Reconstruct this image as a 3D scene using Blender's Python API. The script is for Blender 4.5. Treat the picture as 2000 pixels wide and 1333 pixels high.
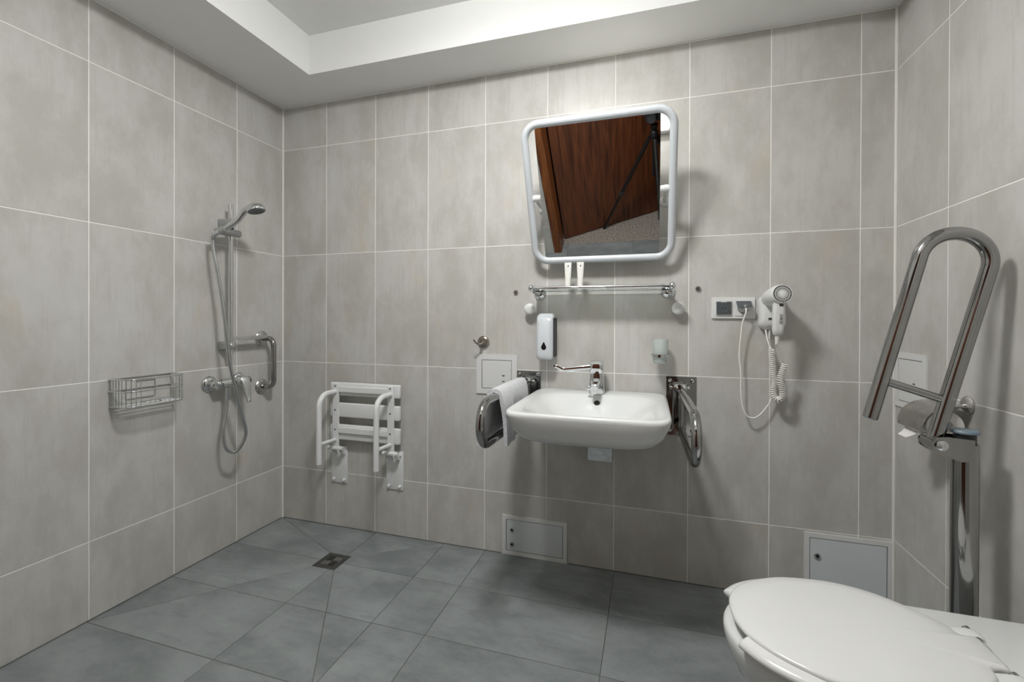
import bpy, bmesh, math, random
from mathutils import Vector, Matrix

for o in list(bpy.data.objects):
    bpy.data.objects.remove(o, do_unlink=True)
sc = bpy.context.scene
COL = sc.collection
rnd = random.Random(7)

# ------------------------------------------------------------------ camera, world, exposure
CAM = Vector((2.0059, -2.0482, 1.13287))
RX = Vector((0.95701967, 0.29000214, 0.00347849))
UX = Vector((-0.00447972, 0.00278875, 0.99998608))
FX = Vector((-0.28998841, 0.95702193, -0.00396802))
cd = bpy.data.cameras.new('camera')
cam = bpy.data.objects.new('camera', cd)
COL.objects.link(cam)
cam.matrix_world = Matrix(((RX.x, UX.x, -FX.x, CAM.x), (RX.y, UX.y, -FX.y, CAM.y),
                           (RX.z, UX.z, -FX.z, CAM.z), (0, 0, 0, 1)))
cd.sensor_width = 36.0
cd.sensor_fit = 'HORIZONTAL'
cd.lens = 867.18 * 36 / 2000
cd.shift_x = -0.00239
cd.shift_y = -0.01839
cd.clip_start = 0.05
sc.camera = cam

wd = bpy.data.worlds.new('world')
sc.world = wd
wd.use_nodes = True
wd.node_tree.nodes['Background'].inputs[0].default_value = (0.9, 0.95, 1.0, 1)
wd.node_tree.nodes['Background'].inputs[1].default_value = 0.05
sc.view_settings.view_transform = 'Standard'
sc.view_settings.look = 'None'
sc.view_settings.gamma = 1.0
sc.view_settings.use_curve_mapping = False
sc.view_settings.exposure = 0.0
LAMP_STRENGTH = 117.0      # opal dome in the ceiling recess
MIRROR_LAMP_STRENGTH = 3.3

# ------------------------------------------------------------------ materials
def s2l(c):
    c /= 255.0
    return c / 12.92 if c <= 0.04045 else ((c + 0.055) / 1.055) ** 2.4

def rgb(r, g, b):
    return (s2l(r), s2l(g), s2l(b), 1.0)

MATS = {}

def mat(name, col, rough=0.5, metal=0.0, spec=0.5, noise=0.0, nscale=20.0, bump=0.0, bscale=200.0,
        rvar=0.0, coat=0.0, bdist=0.002):
    m = bpy.data.materials.new(name)
    m.use_nodes = True
    nt = m.node_tree
    b = nt.nodes['Principled BSDF']
    b.inputs['Base Color'].default_value = col
    b.inputs['Roughness'].default_value = rough
    b.inputs['Metallic'].default_value = metal
    b.inputs['Specular IOR Level'].default_value = spec
    b.inputs['Coat Weight'].default_value = coat
    tc = nt.nodes.new('ShaderNodeTexCoord')
    if noise > 0:
        n = nt.nodes.new('ShaderNodeTexNoise')
        n.inputs['Scale'].default_value = nscale
        n.inputs['Detail'].default_value = 5
        nt.links.new(tc.outputs['Object'], n.inputs['Vector'])
        r = nt.nodes.new('ShaderNodeMapRange')
        r.inputs['From Min'].default_value = 0.25
        r.inputs['From Max'].default_value = 0.75
        r.inputs['To Min'].default_value = 1 - noise
        r.inputs['To Max'].default_value = 1 + noise
        nt.links.new(n.outputs['Fac'], r.inputs['Value'])
        mx = nt.nodes.new('ShaderNodeVectorMath')
        mx.operation = 'SCALE'
        mx.inputs[0].default_value = col[:3]
        nt.links.new(r.outputs['Result'], mx.inputs['Scale'])
        nt.links.new(mx.outputs['Vector'], b.inputs['Base Color'])
        if rvar > 0:
            r2 = nt.nodes.new('ShaderNodeMapRange')
            r2.inputs['To Min'].default_value = max(0.0, rough - rvar)
            r2.inputs['To Max'].default_value = rough + rvar
            nt.links.new(n.outputs['Fac'], r2.inputs['Value'])
            nt.links.new(r2.outputs['Result'], b.inputs['Roughness'])
    if bump > 0:
        n2 = nt.nodes.new('ShaderNodeTexNoise')
        n2.inputs['Scale'].default_value = bscale
        n2.inputs['Detail'].default_value = 3
        nt.links.new(tc.outputs['Object'], n2.inputs['Vector'])
        bp = nt.nodes.new('ShaderNodeBump')
        bp.inputs['Strength'].default_value = bump
        bp.inputs['Distance'].default_value = bdist
        nt.links.new(n2.outputs['Fac'], bp.inputs['Height'])
        nt.links.new(bp.outputs['Normal'], b.inputs['Normal'])
    MATS[name] = m
    return m

def concrete_tile(name, base, dark, light, warm, rough, streak, rough_spec=0.4, mscale=3.2, cloud=(1, 1, 1)):
    """mottled concrete-look porcelain: cloudy patches, fine streaks, warm stains, per-tile offset"""
    m = bpy.data.materials.new(name)
    m.use_nodes = True
    nt = m.node_tree
    L = nt.links.new
    b = nt.nodes['Principled BSDF']
    tc = nt.nodes.new('ShaderNodeTexCoord')
    oi = nt.nodes.new('ShaderNodeObjectInfo')
    off = nt.nodes.new('ShaderNodeVectorMath'); off.operation = 'SCALE'
    off.inputs[0].default_value = (37.0, 53.0, 71.0)
    L(oi.outputs['Random'], off.inputs['Scale'])
    add = nt.nodes.new('ShaderNodeVectorMath'); add.operation = 'ADD'
    L(tc.outputs['Object'], add.inputs[0]); L(off.outputs['Vector'], add.inputs[1])

    def noise(scale, detail, rough_, sc3=(1, 1, 1), dist=0.0):
        mp = nt.nodes.new('ShaderNodeMapping')
        mp.inputs['Scale'].default_value = sc3
        L(add.outputs['Vector'], mp.inputs['Vector'])
        n = nt.nodes.new('ShaderNodeTexNoise')
        n.inputs['Scale'].default_value = scale
        n.inputs['Detail'].default_value = detail
        n.inputs['Roughness'].default_value = rough_
        n.inputs['Distortion'].default_value = dist
        L(mp.outputs['Vector'], n.inputs['Vector'])
        return n.outputs['Fac']

    def ramp(fac, lo, hi):
        r = nt.nodes.new('ShaderNodeMapRange')
        r.interpolation_type = 'SMOOTHSTEP'
        r.inputs['From Min'].default_value = lo
        r.inputs['From Max'].default_value = hi
        L(fac, r.inputs['Value'])
        return r.outputs['Result']

    def mix(fac, a, c, k=1.0):
        x = nt.nodes.new('ShaderNodeMix'); x.data_type = 'RGBA'
        if k != 1.0:
            q = nt.nodes.new('ShaderNodeMath'); q.operation = 'MULTIPLY'
            q.inputs[1].default_value = k
            L(fac, q.inputs[0]); fac = q.outputs[0]
        L(fac, x.inputs['Factor'])
        for v, i in ((a, 6), (c, 7)):
            if isinstance(v, tuple):
                x.inputs[i].default_value = v
            else:
                L(v, x.inputs[i])
        return x.outputs[2]

    clouds = noise(mscale, 8, 0.68, cloud, 0.15)
    strk = noise(6.0, 5, 0.65, streak, 0.0)
    grain = noise(95.0, 3, 0.6)
    stains = noise(4.2, 5, 0.6, (1, 1, 0.6), 0.3)
    c1 = mix(ramp(clouds, 0.35, 0.62), dark, base)
    c2 = mix(ramp(clouds, 0.60, 0.78), c1, light, 0.7)
    c3 = mix(ramp(strk, 0.50, 0.70), c2, dark, 0.5)
    c4 = mix(ramp(stains, 0.60, 0.74), c3, warm, 0.38)
    c5 = mix(ramp(grain, 0.55, 0.75), c4, dark, 0.22)
    L(c5, b.inputs['Base Color'])
    rr = nt.nodes.new('ShaderNodeMapRange')
    rr.inputs['To Min'].default_value = rough - 0.08
    rr.inputs['To Max'].default_value = rough + 0.10
    L(clouds, rr.inputs['Value'])
    L(rr.outputs['Result'], b.inputs['Roughness'])
    b.inputs['Specular IOR Level'].default_value = rough_spec
    bp = nt.nodes.new('ShaderNodeBump')
    bp.inputs['Strength'].default_value = 0.12
    bp.inputs['Distance'].default_value = 0.0015
    L(strk, bp.inputs['Height'])
    L(bp.outputs['Normal'], b.inputs['Normal'])
    MATS[name] = m
    return m

def wood(name, c1, c2, rough):
    m = bpy.data.materials.new(name)
    m.use_nodes = True
    nt = m.node_tree
    L = nt.links.new
    b = nt.nodes['Principled BSDF']
    tc = nt.nodes.new('ShaderNodeTexCoord')
    mp = nt.nodes.new('ShaderNodeMapping')
    mp.inputs['Scale'].default_value = (9, 9, 0.55)
    L(tc.outputs['Object'], mp.inputs['Vector'])
    n = nt.nodes.new('ShaderNodeTexNoise')
    n.inputs['Scale'].default_value = 4
    n.inputs['Detail'].default_value = 8
    n.inputs['Distortion'].default_value = 1.2
    L(mp.outputs['Vector'], n.inputs['Vector'])
    cr = nt.nodes.new('ShaderNodeValToRGB')
    cr.color_ramp.elements[0].position = 0.34
    cr.color_ramp.elements[0].color = c2
    cr.color_ramp.elements[1].position = 0.66
    cr.color_ramp.elements[1].color = c1
    L(n.outputs['Fac'], cr.inputs['Fac'])
    L(cr.outputs['Color'], b.inputs['Base Color'])
    b.inputs['Roughness'].default_value = rough
    MATS[name] = m
    return m

def emit(name, col, strength):
    m = bpy.data.materials.new(name)
    m.use_nodes = True
    b = m.node_tree.nodes['Principled BSDF']
    b.inputs['Base Color'].default_value = (0.8, 0.8, 0.8, 1)
    b.inputs['Emission Color'].default_value = col
    b.inputs['Emission Strength'].default_value = strength
    MATS[name] = m
    return m

def glass(name, col, rough=0.0, alpha=None, trans=1.0):
    m = bpy.data.materials.new(name)
    m.use_nodes = True
    b = m.node_tree.nodes['Principled BSDF']
    b.inputs['Base Color'].default_value = col
    b.inputs['Roughness'].default_value = rough
    b.inputs['Transmission Weight'].default_value = trans
    b.inputs['IOR'].default_value = 1.45
    if alpha:
        b.inputs['Alpha'].default_value = alpha
    MATS[name] = m
    return m

concrete_tile('wall_tile', rgb(200, 199, 195), rgb(184, 182, 176), rgb(208, 208, 205), rgb(200, 186, 163), 0.42,
              (9.0, 9.0, 0.55), 0.4, 5.5, (1.0, 1.0, 0.55))
concrete_tile('floor_tile', rgb(144, 149, 149), rgb(118, 123, 124), rgb(170, 177, 177), rgb(147, 145, 138), 0.46,
              (0.8, 3.4, 1.0), 0.4, 3.0, (1.0, 1.6, 1.0))
mat('wall_grout', rgb(246, 245, 240), 0.8, noise=0.05, nscale=30)
mat('floor_grout', rgb(92, 92, 88), 0.85, noise=0.35, nscale=4)
mat('silicone', rgb(240, 239, 233), 0.5, noise=0.04, nscale=12)
mat('dark_silicone', rgb(104, 106, 102), 0.5, noise=0.25, nscale=9)
mat('plaster', rgb(238, 239, 237), 0.85, noise=0.015, nscale=6, bump=0.05, bscale=300)
mat('ceramic', rgb(226, 228, 227), 0.12, spec=0.55, noise=0.01, nscale=5, coat=0.3)
mat('toilet_plastic', rgb(228, 229, 228), 0.2, noise=0.01, nscale=5)
mat('white_paint', rgb(228, 230, 230), 0.35, noise=0.02, nscale=15)
mat('mirror_frame_white', rgb(205, 210, 214), 0.3, noise=0.02, nscale=15)
mat('white_plastic', rgb(226, 227, 225), 0.35, noise=0.02, nscale=25)
mat('panel_white', rgb(222, 223, 222), 0.45, noise=0.02, nscale=10)
mat('metal_door_grey', rgb(214, 220, 222), 0.4, noise=0.02, nscale=10)
mat('cord_white', rgb(234, 233, 226), 0.5, noise=0.02, nscale=40)
mat('dispenser_grey', rgb(206, 211, 215), 0.25, noise=0.015, nscale=12)
mat('dark_plastic', rgb(44, 47, 48), 0.45, noise=0.1, nscale=30)
mat('socket_grey', rgb(78, 84, 86), 0.4, noise=0.08, nscale=40)
mat('black', rgb(18, 18, 19), 0.5, noise=0.15, nscale=30)
mat('drop_window', rgb(16, 18, 19), 0.15, noise=0.1, nscale=50)
mat('chrome', (0.72, 0.74, 0.75, 1), 0.06, 1.0, noise=0.03, nscale=14, rvar=0.03)
mat('steel', (0.37, 0.37, 0.365, 1), 0.1, 1.0, noise=0.06, nscale=12, rvar=0.05)
mat('brushed', (0.55, 0.54, 0.52, 1), 0.28, 1.0, noise=0.08, nscale=30, rvar=0.06)
mat('bronze', (0.36, 0.33, 0.29, 1), 0.25, 1.0, noise=0.1, nscale=40, rvar=0.05)
mat('hose_metal', (0.55, 0.57, 0.58, 1), 0.2, 1.0, noise=0.08, nscale=60)
mat('slider_grey', rgb(176, 178, 178), 0.25, 0.6, noise=0.05, nscale=30)
mat('drain_steel', (0.16, 0.16, 0.155, 1), 0.4, 0.9, noise=0.25, nscale=40)
mat('towel', rgb(232, 234, 236), 0.95, spec=0.1, noise=0.06, nscale=60, bump=1.0, bscale=330, bdist=0.006)
mat('paper', rgb(236, 235, 230), 0.9, spec=0.1, noise=0.03, nscale=30)
mat('cap_blue', rgb(120, 138, 150), 0.4, noise=0.05, nscale=30)
mat('carpet', rgb(150, 142, 134), 1.0, spec=0.05, noise=0.75, nscale=70, bump=0.6, bscale=300)
mat('corridor_paint', rgb(150, 146, 138), 0.8, noise=0.03, nscale=5)
mat('grey_print', rgb(70, 74, 76), 0.6, noise=0.1, nscale=60)
mat('mirror_silver', (0.93, 0.94, 0.94, 1), 0.0, 1.0)
wood('door_wood', rgb(110, 62, 34), rgb(64, 34, 20), 0.35)
wood('frame_wood', rgb(140, 82, 38), rgb(84, 46, 22), 0.35)
glass('shelf_glass', (0.86, 0.95, 0.92, 1), 0.0)
glass('frosted_glass', (0.90, 0.95, 0.93, 1), 0.45, None, 0.7)
emit('lamp_opal', (1.0, 0.995, 0.985, 1), LAMP_STRENGTH)
emit('mirror_lamp_opal', (1.0, 0.97, 0.9, 1), MIRROR_LAMP_STRENGTH)

# ------------------------------------------------------------------ mesh helpers (all vertices in world metres)
ORG = {}

def link(name, bm, m, parent=None, smooth=None, origin=None):
    """one bmesh -> one mesh object. A part takes the origin of its thing."""
    me = bpy.data.meshes.new(name)
    if parent is not None:
        org = ORG[parent.name]
    else:
        org = Vector(origin) if origin is not None else Vector((0, 0, 0))
    bmesh.ops.recalc_face_normals(bm, faces=bm.faces)
    bmesh.ops.translate(bm, verts=bm.verts, vec=-org)
    if smooth is not None:
        ang = math.radians(smooth)
        for f in bm.faces:
            f.smooth = True
        for e in bm.edges:
            if len(e.link_faces) == 2 and e.calc_face_angle(0.0) > ang:
                e.smooth = False
    bm.to_mesh(me)
    bm.free()
    me.materials.append(MATS[m])
    o = bpy.data.objects.new(name, me)
    COL.objects.link(o)
    if parent is not None:
        o.parent = parent
    else:
        o.location = org
    ORG[o.name] = org
    return o

def thing(name, label, cat, loc, group=None):
    o = bpy.data.objects.new(name, None)
    o.empty_display_size = 0.05
    COL.objects.link(o)
    o.location = loc
    ORG[o.name] = Vector(loc)
    o['label'] = label
    o['category'] = cat
    if group:
        o['group'] = group
    return o

def tag(o, label, cat, group=None):
    o['label'] = label
    o['category'] = cat
    if group:
        o['group'] = group
    return o

def struct(o):
    o['kind'] = 'structure'
    return o

def B():
    return bmesh.new()

def box(bm, lo, hi, bev=0.0, seg=1, rot=None):
    """axis box between two corners (optionally bevelled, optionally turned by a matrix about its centre)"""
    lo, hi = Vector(lo), Vector(hi)
    c = (lo + hi) / 2
    d = hi - lo
    r = bmesh.ops.create_cube(bm, size=1.0)
    vs = r['verts']
    for v in vs:
        v.co = Vector((v.co.x * d.x, v.co.y * d.y, v.co.z * d.z))
    geom = list({e for v in vs for e in v.link_edges})
    if bev > 0:
        rb = bmesh.ops.bevel(bm, geom=geom, offset=bev, segments=seg, affect='EDGES', profile=0.5)
        vs = list({v for f in rb['faces'] for v in f.verts} | {v for v in vs if v.is_valid})
    for v in vs:
        p = v.co
        if rot is not None:
            p = rot @ p
        v.co = p + c
    return bm

def frame_of(t, ref=None):
    t = t.normalized()
    ref = ref or (Vector((0, 0, 1)) if abs(t.z) < 0.9 else Vector((1, 0, 0)))
    u = t.cross(ref).normalized()
    return u, t.cross(u).normalized()

def sweep(bm, pts, rad, n=12, closed=False, cap=True, flat=1.0, ref=None):
    """round (or flattened) tube along points; rad may be a list"""
    pts = [Vector(p) for p in pts]
    N = len(pts)
    rings = []
    u = None
    for i, p in enumerate(pts):
        if closed:
            t = pts[(i + 1) % N] - pts[i - 1]
        else:
            t = pts[min(i + 1, N - 1)] - pts[max(i - 1, 0)]
        t.normalize()
        if u is None or ref is not None:
            u, w = frame_of(t, ref)
        else:
            u = (u - t * u.dot(t)).normalized()
            w = t.cross(u)
        r = rad[i] if isinstance(rad, (list, tuple)) else rad
        rings.append([bm.verts.new(p + (u * math.cos(a) + w * math.sin(a) * flat) * r)
                      for a in (2 * math.pi * k / n for k in range(n))])
    M = N if closed else N - 1
    for i in range(M):
        a, b = rings[i], rings[(i + 1) % N]
        for k in range(n):
            bm.faces.new((a[k], a[(k + 1) % n], b[(k + 1) % n], b[k]))
    if cap and not closed:
        bm.faces.new(rings[0][::-1])
        bm.faces.new(rings[-1])
    return bm

def fillet(pts, r, seg=6, closed=False):
    """round the corners of a polyline"""
    pts = [Vector(p) for p in pts]
    N = len(pts)
    out = []
    for i, p in enumerate(pts):
        if not closed and i in (0, N - 1):
            out.append(p)
            continue
        a, c = pts[i - 1], pts[(i + 1) % N]
        da, dc = (a - p), (c - p)
        rr = r[i] if isinstance(r, (list, tuple)) else r
        ang = da.angle(dc)
        if ang > math.pi - 0.02 or rr <= 0:
            out.append(p)
            continue
        d = min(rr / math.tan(ang / 2), da.length * 0.499, dc.length * 0.499)
        rr2 = d * math.tan(ang / 2)
        p1 = p + da.normalized() * d
        p2 = p + dc.normalized() * d
        cen = p + (da.normalized() + dc.normalized()).normalized() * (rr2 / math.sin(ang / 2))
        v1, v2 = p1 - cen, p2 - cen
        tot = v1.angle(v2)
        ax = v1.cross(v2).normalized()
        for k in range(seg + 1):
            out.append(cen + Matrix.Rotation(tot * k / seg, 3, ax) @ v1)
    return out

def spline(pts, per=8, closed=False):
    """Catmull-Rom through points"""
    P = [Vector(p) for p in pts]
    N = len(P)
    out = []
    for i in range(N if closed else N - 1):
        p0 = P[i - 1] if (closed or i > 0) else P[0] * 2 - P[1]
        p1, p2 = P[i], P[(i + 1) % N]
        p3 = P[(i + 2) % N] if (closed or i + 2 < N) else P[-1] * 2 - P[-2]
        for k in range(per):
            t = k / per
            out.append(0.5 * ((2 * p1) + (p2 - p0) * t + (2 * p0 - 5 * p1 + 4 * p2 - p3) * t * t
                              + (3 * p1 - p0 - 3 * p2 + p3) * t ** 3))
    if not closed:
        out.append(P[-1])
    return out

def lathe(bm, prof, base, axis, n=24, cap=True):
    """profile (radius, height) turned about axis through base"""
    base, axis = Vector(base), Vector(axis).normalized()
    u, w = frame_of(axis)
    rings = []
    for r, h in prof:
        r = max(r, 1e-5)
        rings.append([bm.verts.new(base + axis * h + (u * math.cos(a) + w * math.sin(a)) * r)
                      for a in (2 * math.pi * k / n for k in range(n))])
    for i in range(len(rings) - 1):
        a, b = rings[i], rings[i + 1]
        for k in range(n):
            bm.faces.new((a[k], a[(k + 1) % n], b[(k + 1) % n], b[k]))
    if cap:
        bm.faces.new(rings[0][::-1])
        bm.faces.new(rings[-1])
    return bm

def loft(bm, rings, cap0=True, cap1=True):
    R = [[bm.verts.new(Vector(p)) for p in ring] for ring in rings]
    n = len(R[0])
    for i in range(len(R) - 1):
        a, b = R[i], R[i + 1]
        for k in range(n):
            bm.faces.new((a[k], a[(k + 1) % n], b[(k + 1) % n], b[k]))
    if cap0:
        bm.faces.new(R[0][::-1])
    if cap1:
        bm.faces.new(R[-1])
    return bm

def prism(bm, poly, d, bev=0.0):
    """planar polygon (world points) pushed along vector d"""
    d = Vector(d)
    a = [bm.verts.new(Vector(p)) for p in poly]
    b = [bm.verts.new(Vector(p) + d) for p in poly]
    n = len(a)
    bm.faces.new(a[::-1])
    f = bm.faces.new(b)
    for k in range(n):
        bm.faces.new((a[k], a[(k + 1) % n], b[(k + 1) % n], b[k]))
    if bev > 0:
        bmesh.ops.bevel(bm, geom=list(f.edges), offset=bev, segments=2, affect='EDGES', profile=0.5)
    return bm

def rrect(w, h, r, seg=6):
    """rounded rectangle outline, centred, counter-clockwise (2D)"""
    o = []
    for cx, cy, a0 in ((w / 2 - r, h / 2 - r, 0), (-w / 2 + r, h / 2 - r, 90),
                       (-w / 2 + r, -h / 2 + r, 180), (w / 2 - r, -h / 2 + r, 270)):
        for k in range(seg + 1):
            a = math.radians(a0 + 90 * k / seg)
            o.append((cx + r * math.cos(a), cy + r * math.sin(a)))
    return o

# ------------------------------------------------------------------ room dimensions
W = 2.9086            # right wall
ZC = 2.335            # soffit underside
ZT = 2.5255           # recess ceiling
YF = -1.93            # inner face of the door wall
TW = 0.31177          # wall tile module
JZ = [0.0, 0.2959, 0.8959, 1.4959, 2.0959, ZC]
G = 0.0030            # joint width
TH = 0.008            # tile thickness
GR = 0.0008           # how far the grout sits behind the tile face

# ---- wall tiles -------------------------------------------------
TILE_CACHE = {}

def tile_mesh(name, m, dims, bev=0.0009):
    key = (m,) + tuple(round(x, 4) for x in dims)
    if key not in TILE_CACHE:
        bm = B()
        d = Vector(dims) / 2
        box(bm, -d, d, bev)
        me = bpy.data.meshes.new(name)
        bm.to_mesh(me)
        bm.free()
        me.materials.append(MATS[m])
        TILE_CACHE[key] = me
    return TILE_CACHE[key]

def put_tile(parent, name, m, lo, hi):
    lo, hi = Vector(lo), Vector(hi)
    if min(hi - lo) < 0.002:
        return
    o = bpy.data.objects.new(name, tile_mesh(name, m, hi - lo))
    COL.objects.link(o)
    o.parent = parent
    o.location = (lo + hi) / 2
    return o

def joints(first, step, end):
    r = [0.0]
    x = first
    while x < end - 0.01:
        r.append(x)
        x += step
    r.append(end)
    return r

# back wall
bm = B(); box(bm, (-0.1, GR, -0.05), (W + 0.1, 0.12, 2.7))
wall_back = struct(link('wall_back', bm, 'wall_grout'))
XJ = joints(0.2985, TW, W)
for i in range(len(XJ) - 1):
    for k in range(5):
        put_tile(wall_back, 'wall_tile', 'wall_tile', (XJ[i] + G / 2, 0.0, JZ[k] + G / 2),
                 (XJ[i + 1] - G / 2, TH, JZ[k + 1] - G / 2))
# left wall
bm = B(); box(bm, (-0.12, YF - 0.12, -0.05), (-GR, 0.0, 2.7))
wall_left = struct(link('wall_left', bm, 'wall_grout'))
YJ = joints(0.2960, TW, -YF)
for i in range(len(YJ) - 1):
    for k in range(5):
        put_tile(wall_left, 'wall_tile', 'wall_tile', (-TH, -YJ[i + 1] + G / 2, JZ[k] + G / 2),
                 (0.0, -YJ[i] - G / 2, JZ[k + 1] - G / 2))
# right wall
bm = B(); box(bm, (W + GR, YF - 0.12, -0.05), (W + 0.12, 0.0, 2.7))
wall_right = struct(link('wall_right', bm, 'wall_grout'))
YJ = joints(0.3080, TW, -YF)
for i in range(len(YJ) - 1):
    for k in range(5):
        put_tile(wall_right, 'wall_tile', 'wall_tile', (W, -YJ[i + 1] + G / 2, JZ[k] + G / 2),
                 (W + TH, -YJ[i] - G / 2, JZ[k + 1] - G / 2))
# door wall behind the camera, with the doorway
DX0, DX1, DZ = 1.118, 2.245, 2.12
bm = B()
box(bm, (0, YF - 0.13, -0.05), (DX0, YF - GR, 2.7))
box(bm, (DX1, YF - 0.13, -0.05), (W, YF - GR, 2.7))
box(bm, (DX0, YF - 0.13, DZ), (DX1, YF - GR, 2.7))
wall_front = struct(link('wall_front', bm, 'wall_grout'))
XF = joints(0.2985, TW, W)
for i in range(len(XF) - 1):
    for k in range(5):
        x0, x1, z0, z1 = XF[i] + G / 2, XF[i + 1] - G / 2, JZ[k] + G / 2, JZ[k + 1] - G / 2
        for a, b2 in ((x0, min(x1, DX0)), (max(x0, DX1), x1)):
            if b2 - a > 0.012:
                put_tile(wall_front, 'wall_tile', 'wall_tile', (a, YF - TH, z0), (b2, YF, z1))
        a, b2 = max(x0, DX0), min(x1, DX1)
        if b2 - a > 0.012 and z1 > DZ + 0.012:
            put_tile(wall_front, 'wall_tile', 'wall_tile', (a, YF - TH, max(z0, DZ)), (b2, YF, z1))

# ---- floor tiles: 62 x 31 grid, cut to the drain inside the shower zone --------
bm = B(); box(bm, (-0.12, -2.05, -0.06), (W + 0.12, 0.12, -0.0012))
floor = struct(link('floor', bm, 'floor_grout'))

def clip(poly, nx, ny, c):
    """keep nx*x+ny*y >= c"""
    out = []
    for i in range(len(poly)):
        a, b = poly[i], poly[(i + 1) % len(poly)]
        da, db = nx * a[0] + ny * a[1] - c, nx * b[0] + ny * b[1] - c
        if da >= 0:
            out.append(a)
        if da * db < 0:
            t = da / (da - db)
            out.append((a[0] + (b[0] - a[0]) * t, a[1] + (b[1] - a[1]) * t))
    return out

def clip_to(poly, conv, inset):
    """clip by a counter-clockwise convex polygon shrunk by inset"""
    for i in range(len(conv)):
        a, b = conv[i], conv[(i + 1) % len(conv)]
        ex, ey = b[0] - a[0], b[1] - a[1]
        l = math.hypot(ex, ey)
        nx, ny = -ey / l, ex / l
        poly = clip(poly, nx, ny, nx * a[0] + ny * a[1] + inset)
        if len(poly) < 3:
            return []
    return poly

def area(p):
    return 0.5 * sum(p[i][0] * p[(i + 1) % len(p)][1] - p[(i + 1) % len(p)][0] * p[i][1] for i in range(len(p)))

SX, SY = 1.018, -0.928                      # shower zone
dx0, dx1, dy0, dy1 = 0.5255, 0.6475, -0.2435, -0.3665   # drain grate opening
zones = [[(0, 0), (dx0, dy0), (dx1, dy0), (SX, 0)], [(SX, 0), (dx1, dy0), (dx1, dy1), (SX, SY)],
         [(SX, SY), (dx1, dy1), (dx0, dy1), (0, SY)], [(0, SY), (dx0, dy1), (dx0, dy0), (0, 0)]]
gx = [0.0, 0.622, 1.240, 1.861, 2.482, W]
gy = [0.0, -0.308, -0.618, -0.928, -1.238, -1.548, -1.858, -2.05]
FG = 0.0026
tile_polys = []
for i in range(len(gx) - 1):
    for j in range(len(gy) - 1):
        cell = [(gx[i], gy[j + 1]), (gx[i + 1], gy[j + 1]), (gx[i + 1], gy[j]), (gx[i], gy[j])]
        if gx[i] < SX - 0.01 and gy[j + 1] > SY - 0.01:
            for z in zones:
                zc = z if area(z) > 0 else z[::-1]
                p = clip_to(cell, zc, FG / 2)
                p = clip_to(p, cell, FG / 2) if p else []
                if p and area(p) > 0.0004:
                    tile_polys.append(p)
            if gx[i + 1] > SX:
                p = clip_to(cell, cell, FG / 2)
                p = clip(p, 1, 0, SX + FG / 2)
                if len(p) > 2:
                    tile_polys.append(p)
        else:
            tile_polys.append(clip_to(cell, cell, FG / 2))
for p in tile_polys:
    cx = sum(q[0] for q in p) / len(p)
    cy = sum(q[1] for q in p) / len(p)
    bm = B()
    prism(bm, [(x - cx, y - cy, -0.01) for x, y in p], (0, 0, 0.01))
    top = [e for e in bm.edges if all(abs(v.co.z) < 1e-6 for v in e.verts)]
    bmesh.ops.bevel(bm, geom=top, offset=0.0008, segments=1, affect='EDGES')
    bmesh.ops.recalc_face_normals(bm, faces=bm.faces)
    me = bpy.data.meshes.new('floor_tile')
    bm.to_mesh(me); bm.free()
    me.materials.append(MATS['floor_tile'])
    o = bpy.data.objects.new('floor_tile', me)
    COL.objects.link(o)
    o.parent = floor
    o.location = (cx, cy, 0)

# ---- ceiling: soffit ring, recess sides, recess ceiling --------
rx0, rx1, ry0, ry1 = 0.405, 2.50, -0.253, -1.93
bm = B()
box(bm, (-0.1, ry0, ZC), (W + 0.1, 0.1, ZT))
box(bm, (-0.1, YF - 0.1, ZC), (W + 0.1, ry1, ZT))
box(bm, (-0.1, ry1, ZC), (rx0, ry0, ZT))
box(bm, (rx1, ry1, ZC), (W + 0.1, ry0, ZT))
box(bm, (-0.1, YF - 0.1, ZT), (W + 0.1, 0.1, ZT + 0.1))
bmesh.ops.remove_doubles(bm, verts=bm.verts, dist=0.0001)
ceiling = struct(link('ceiling', bm, 'plaster'))

# ---- silicone seams ----
def trim(name, lo, hi, m='silicone'):
    bm = B(); box(bm, lo, hi, 0.0012)
    return struct(link(name, bm, m))
trim('trim_1', (0.0, -0.008, 0.0), (0.008, 0.0, ZC))
trim('trim_2', (W - 0.008, -0.008, 0.0), (W, 0.0, ZC))
trim('trim_3', (0.008, -0.0045, ZC - 0.0045), (W - 0.008, 0.0, ZC))
trim('trim_4', (0.0, YF, ZC - 0.0045), (0.0045, -0.008, ZC))
trim('trim_5', (W - 0.0045, YF, ZC - 0.0045), (W, -0.008, ZC))
trim('trim_6', (0.008, -0.004, 0.0), (1.322, 0.0, 0.004), 'dark_silicone')
trim('trim_7', (1.652, -0.004, 0.0), (2.60, 0.0, 0.004), 'dark_silicone')
trim('trim_8', (0.0, YF, 0.0), (0.004, -0.008, 0.004), 'dark_silicone')

# ---- doorway behind the camera (seen in the mirror) ----
bm = B()
box(bm, (DX0, YF - 0.17, 0.0), (1.188, YF + 0.014, DZ), 0.004)
door_frame = struct(link('trim_9', bm, 'frame_wood'))
bm = B(); box(bm, (2.175, YF - 0.17, 0.0), (DX1, YF + 0.014, DZ), 0.004)
struct(link('trim_10', bm, 'frame_wood'))
bm = B(); box(bm, (1.188, YF - 0.17, 2.05), (2.175, YF + 0.014, DZ), 0.004)
struct(link('trim_11', bm, 'frame_wood'))
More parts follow.
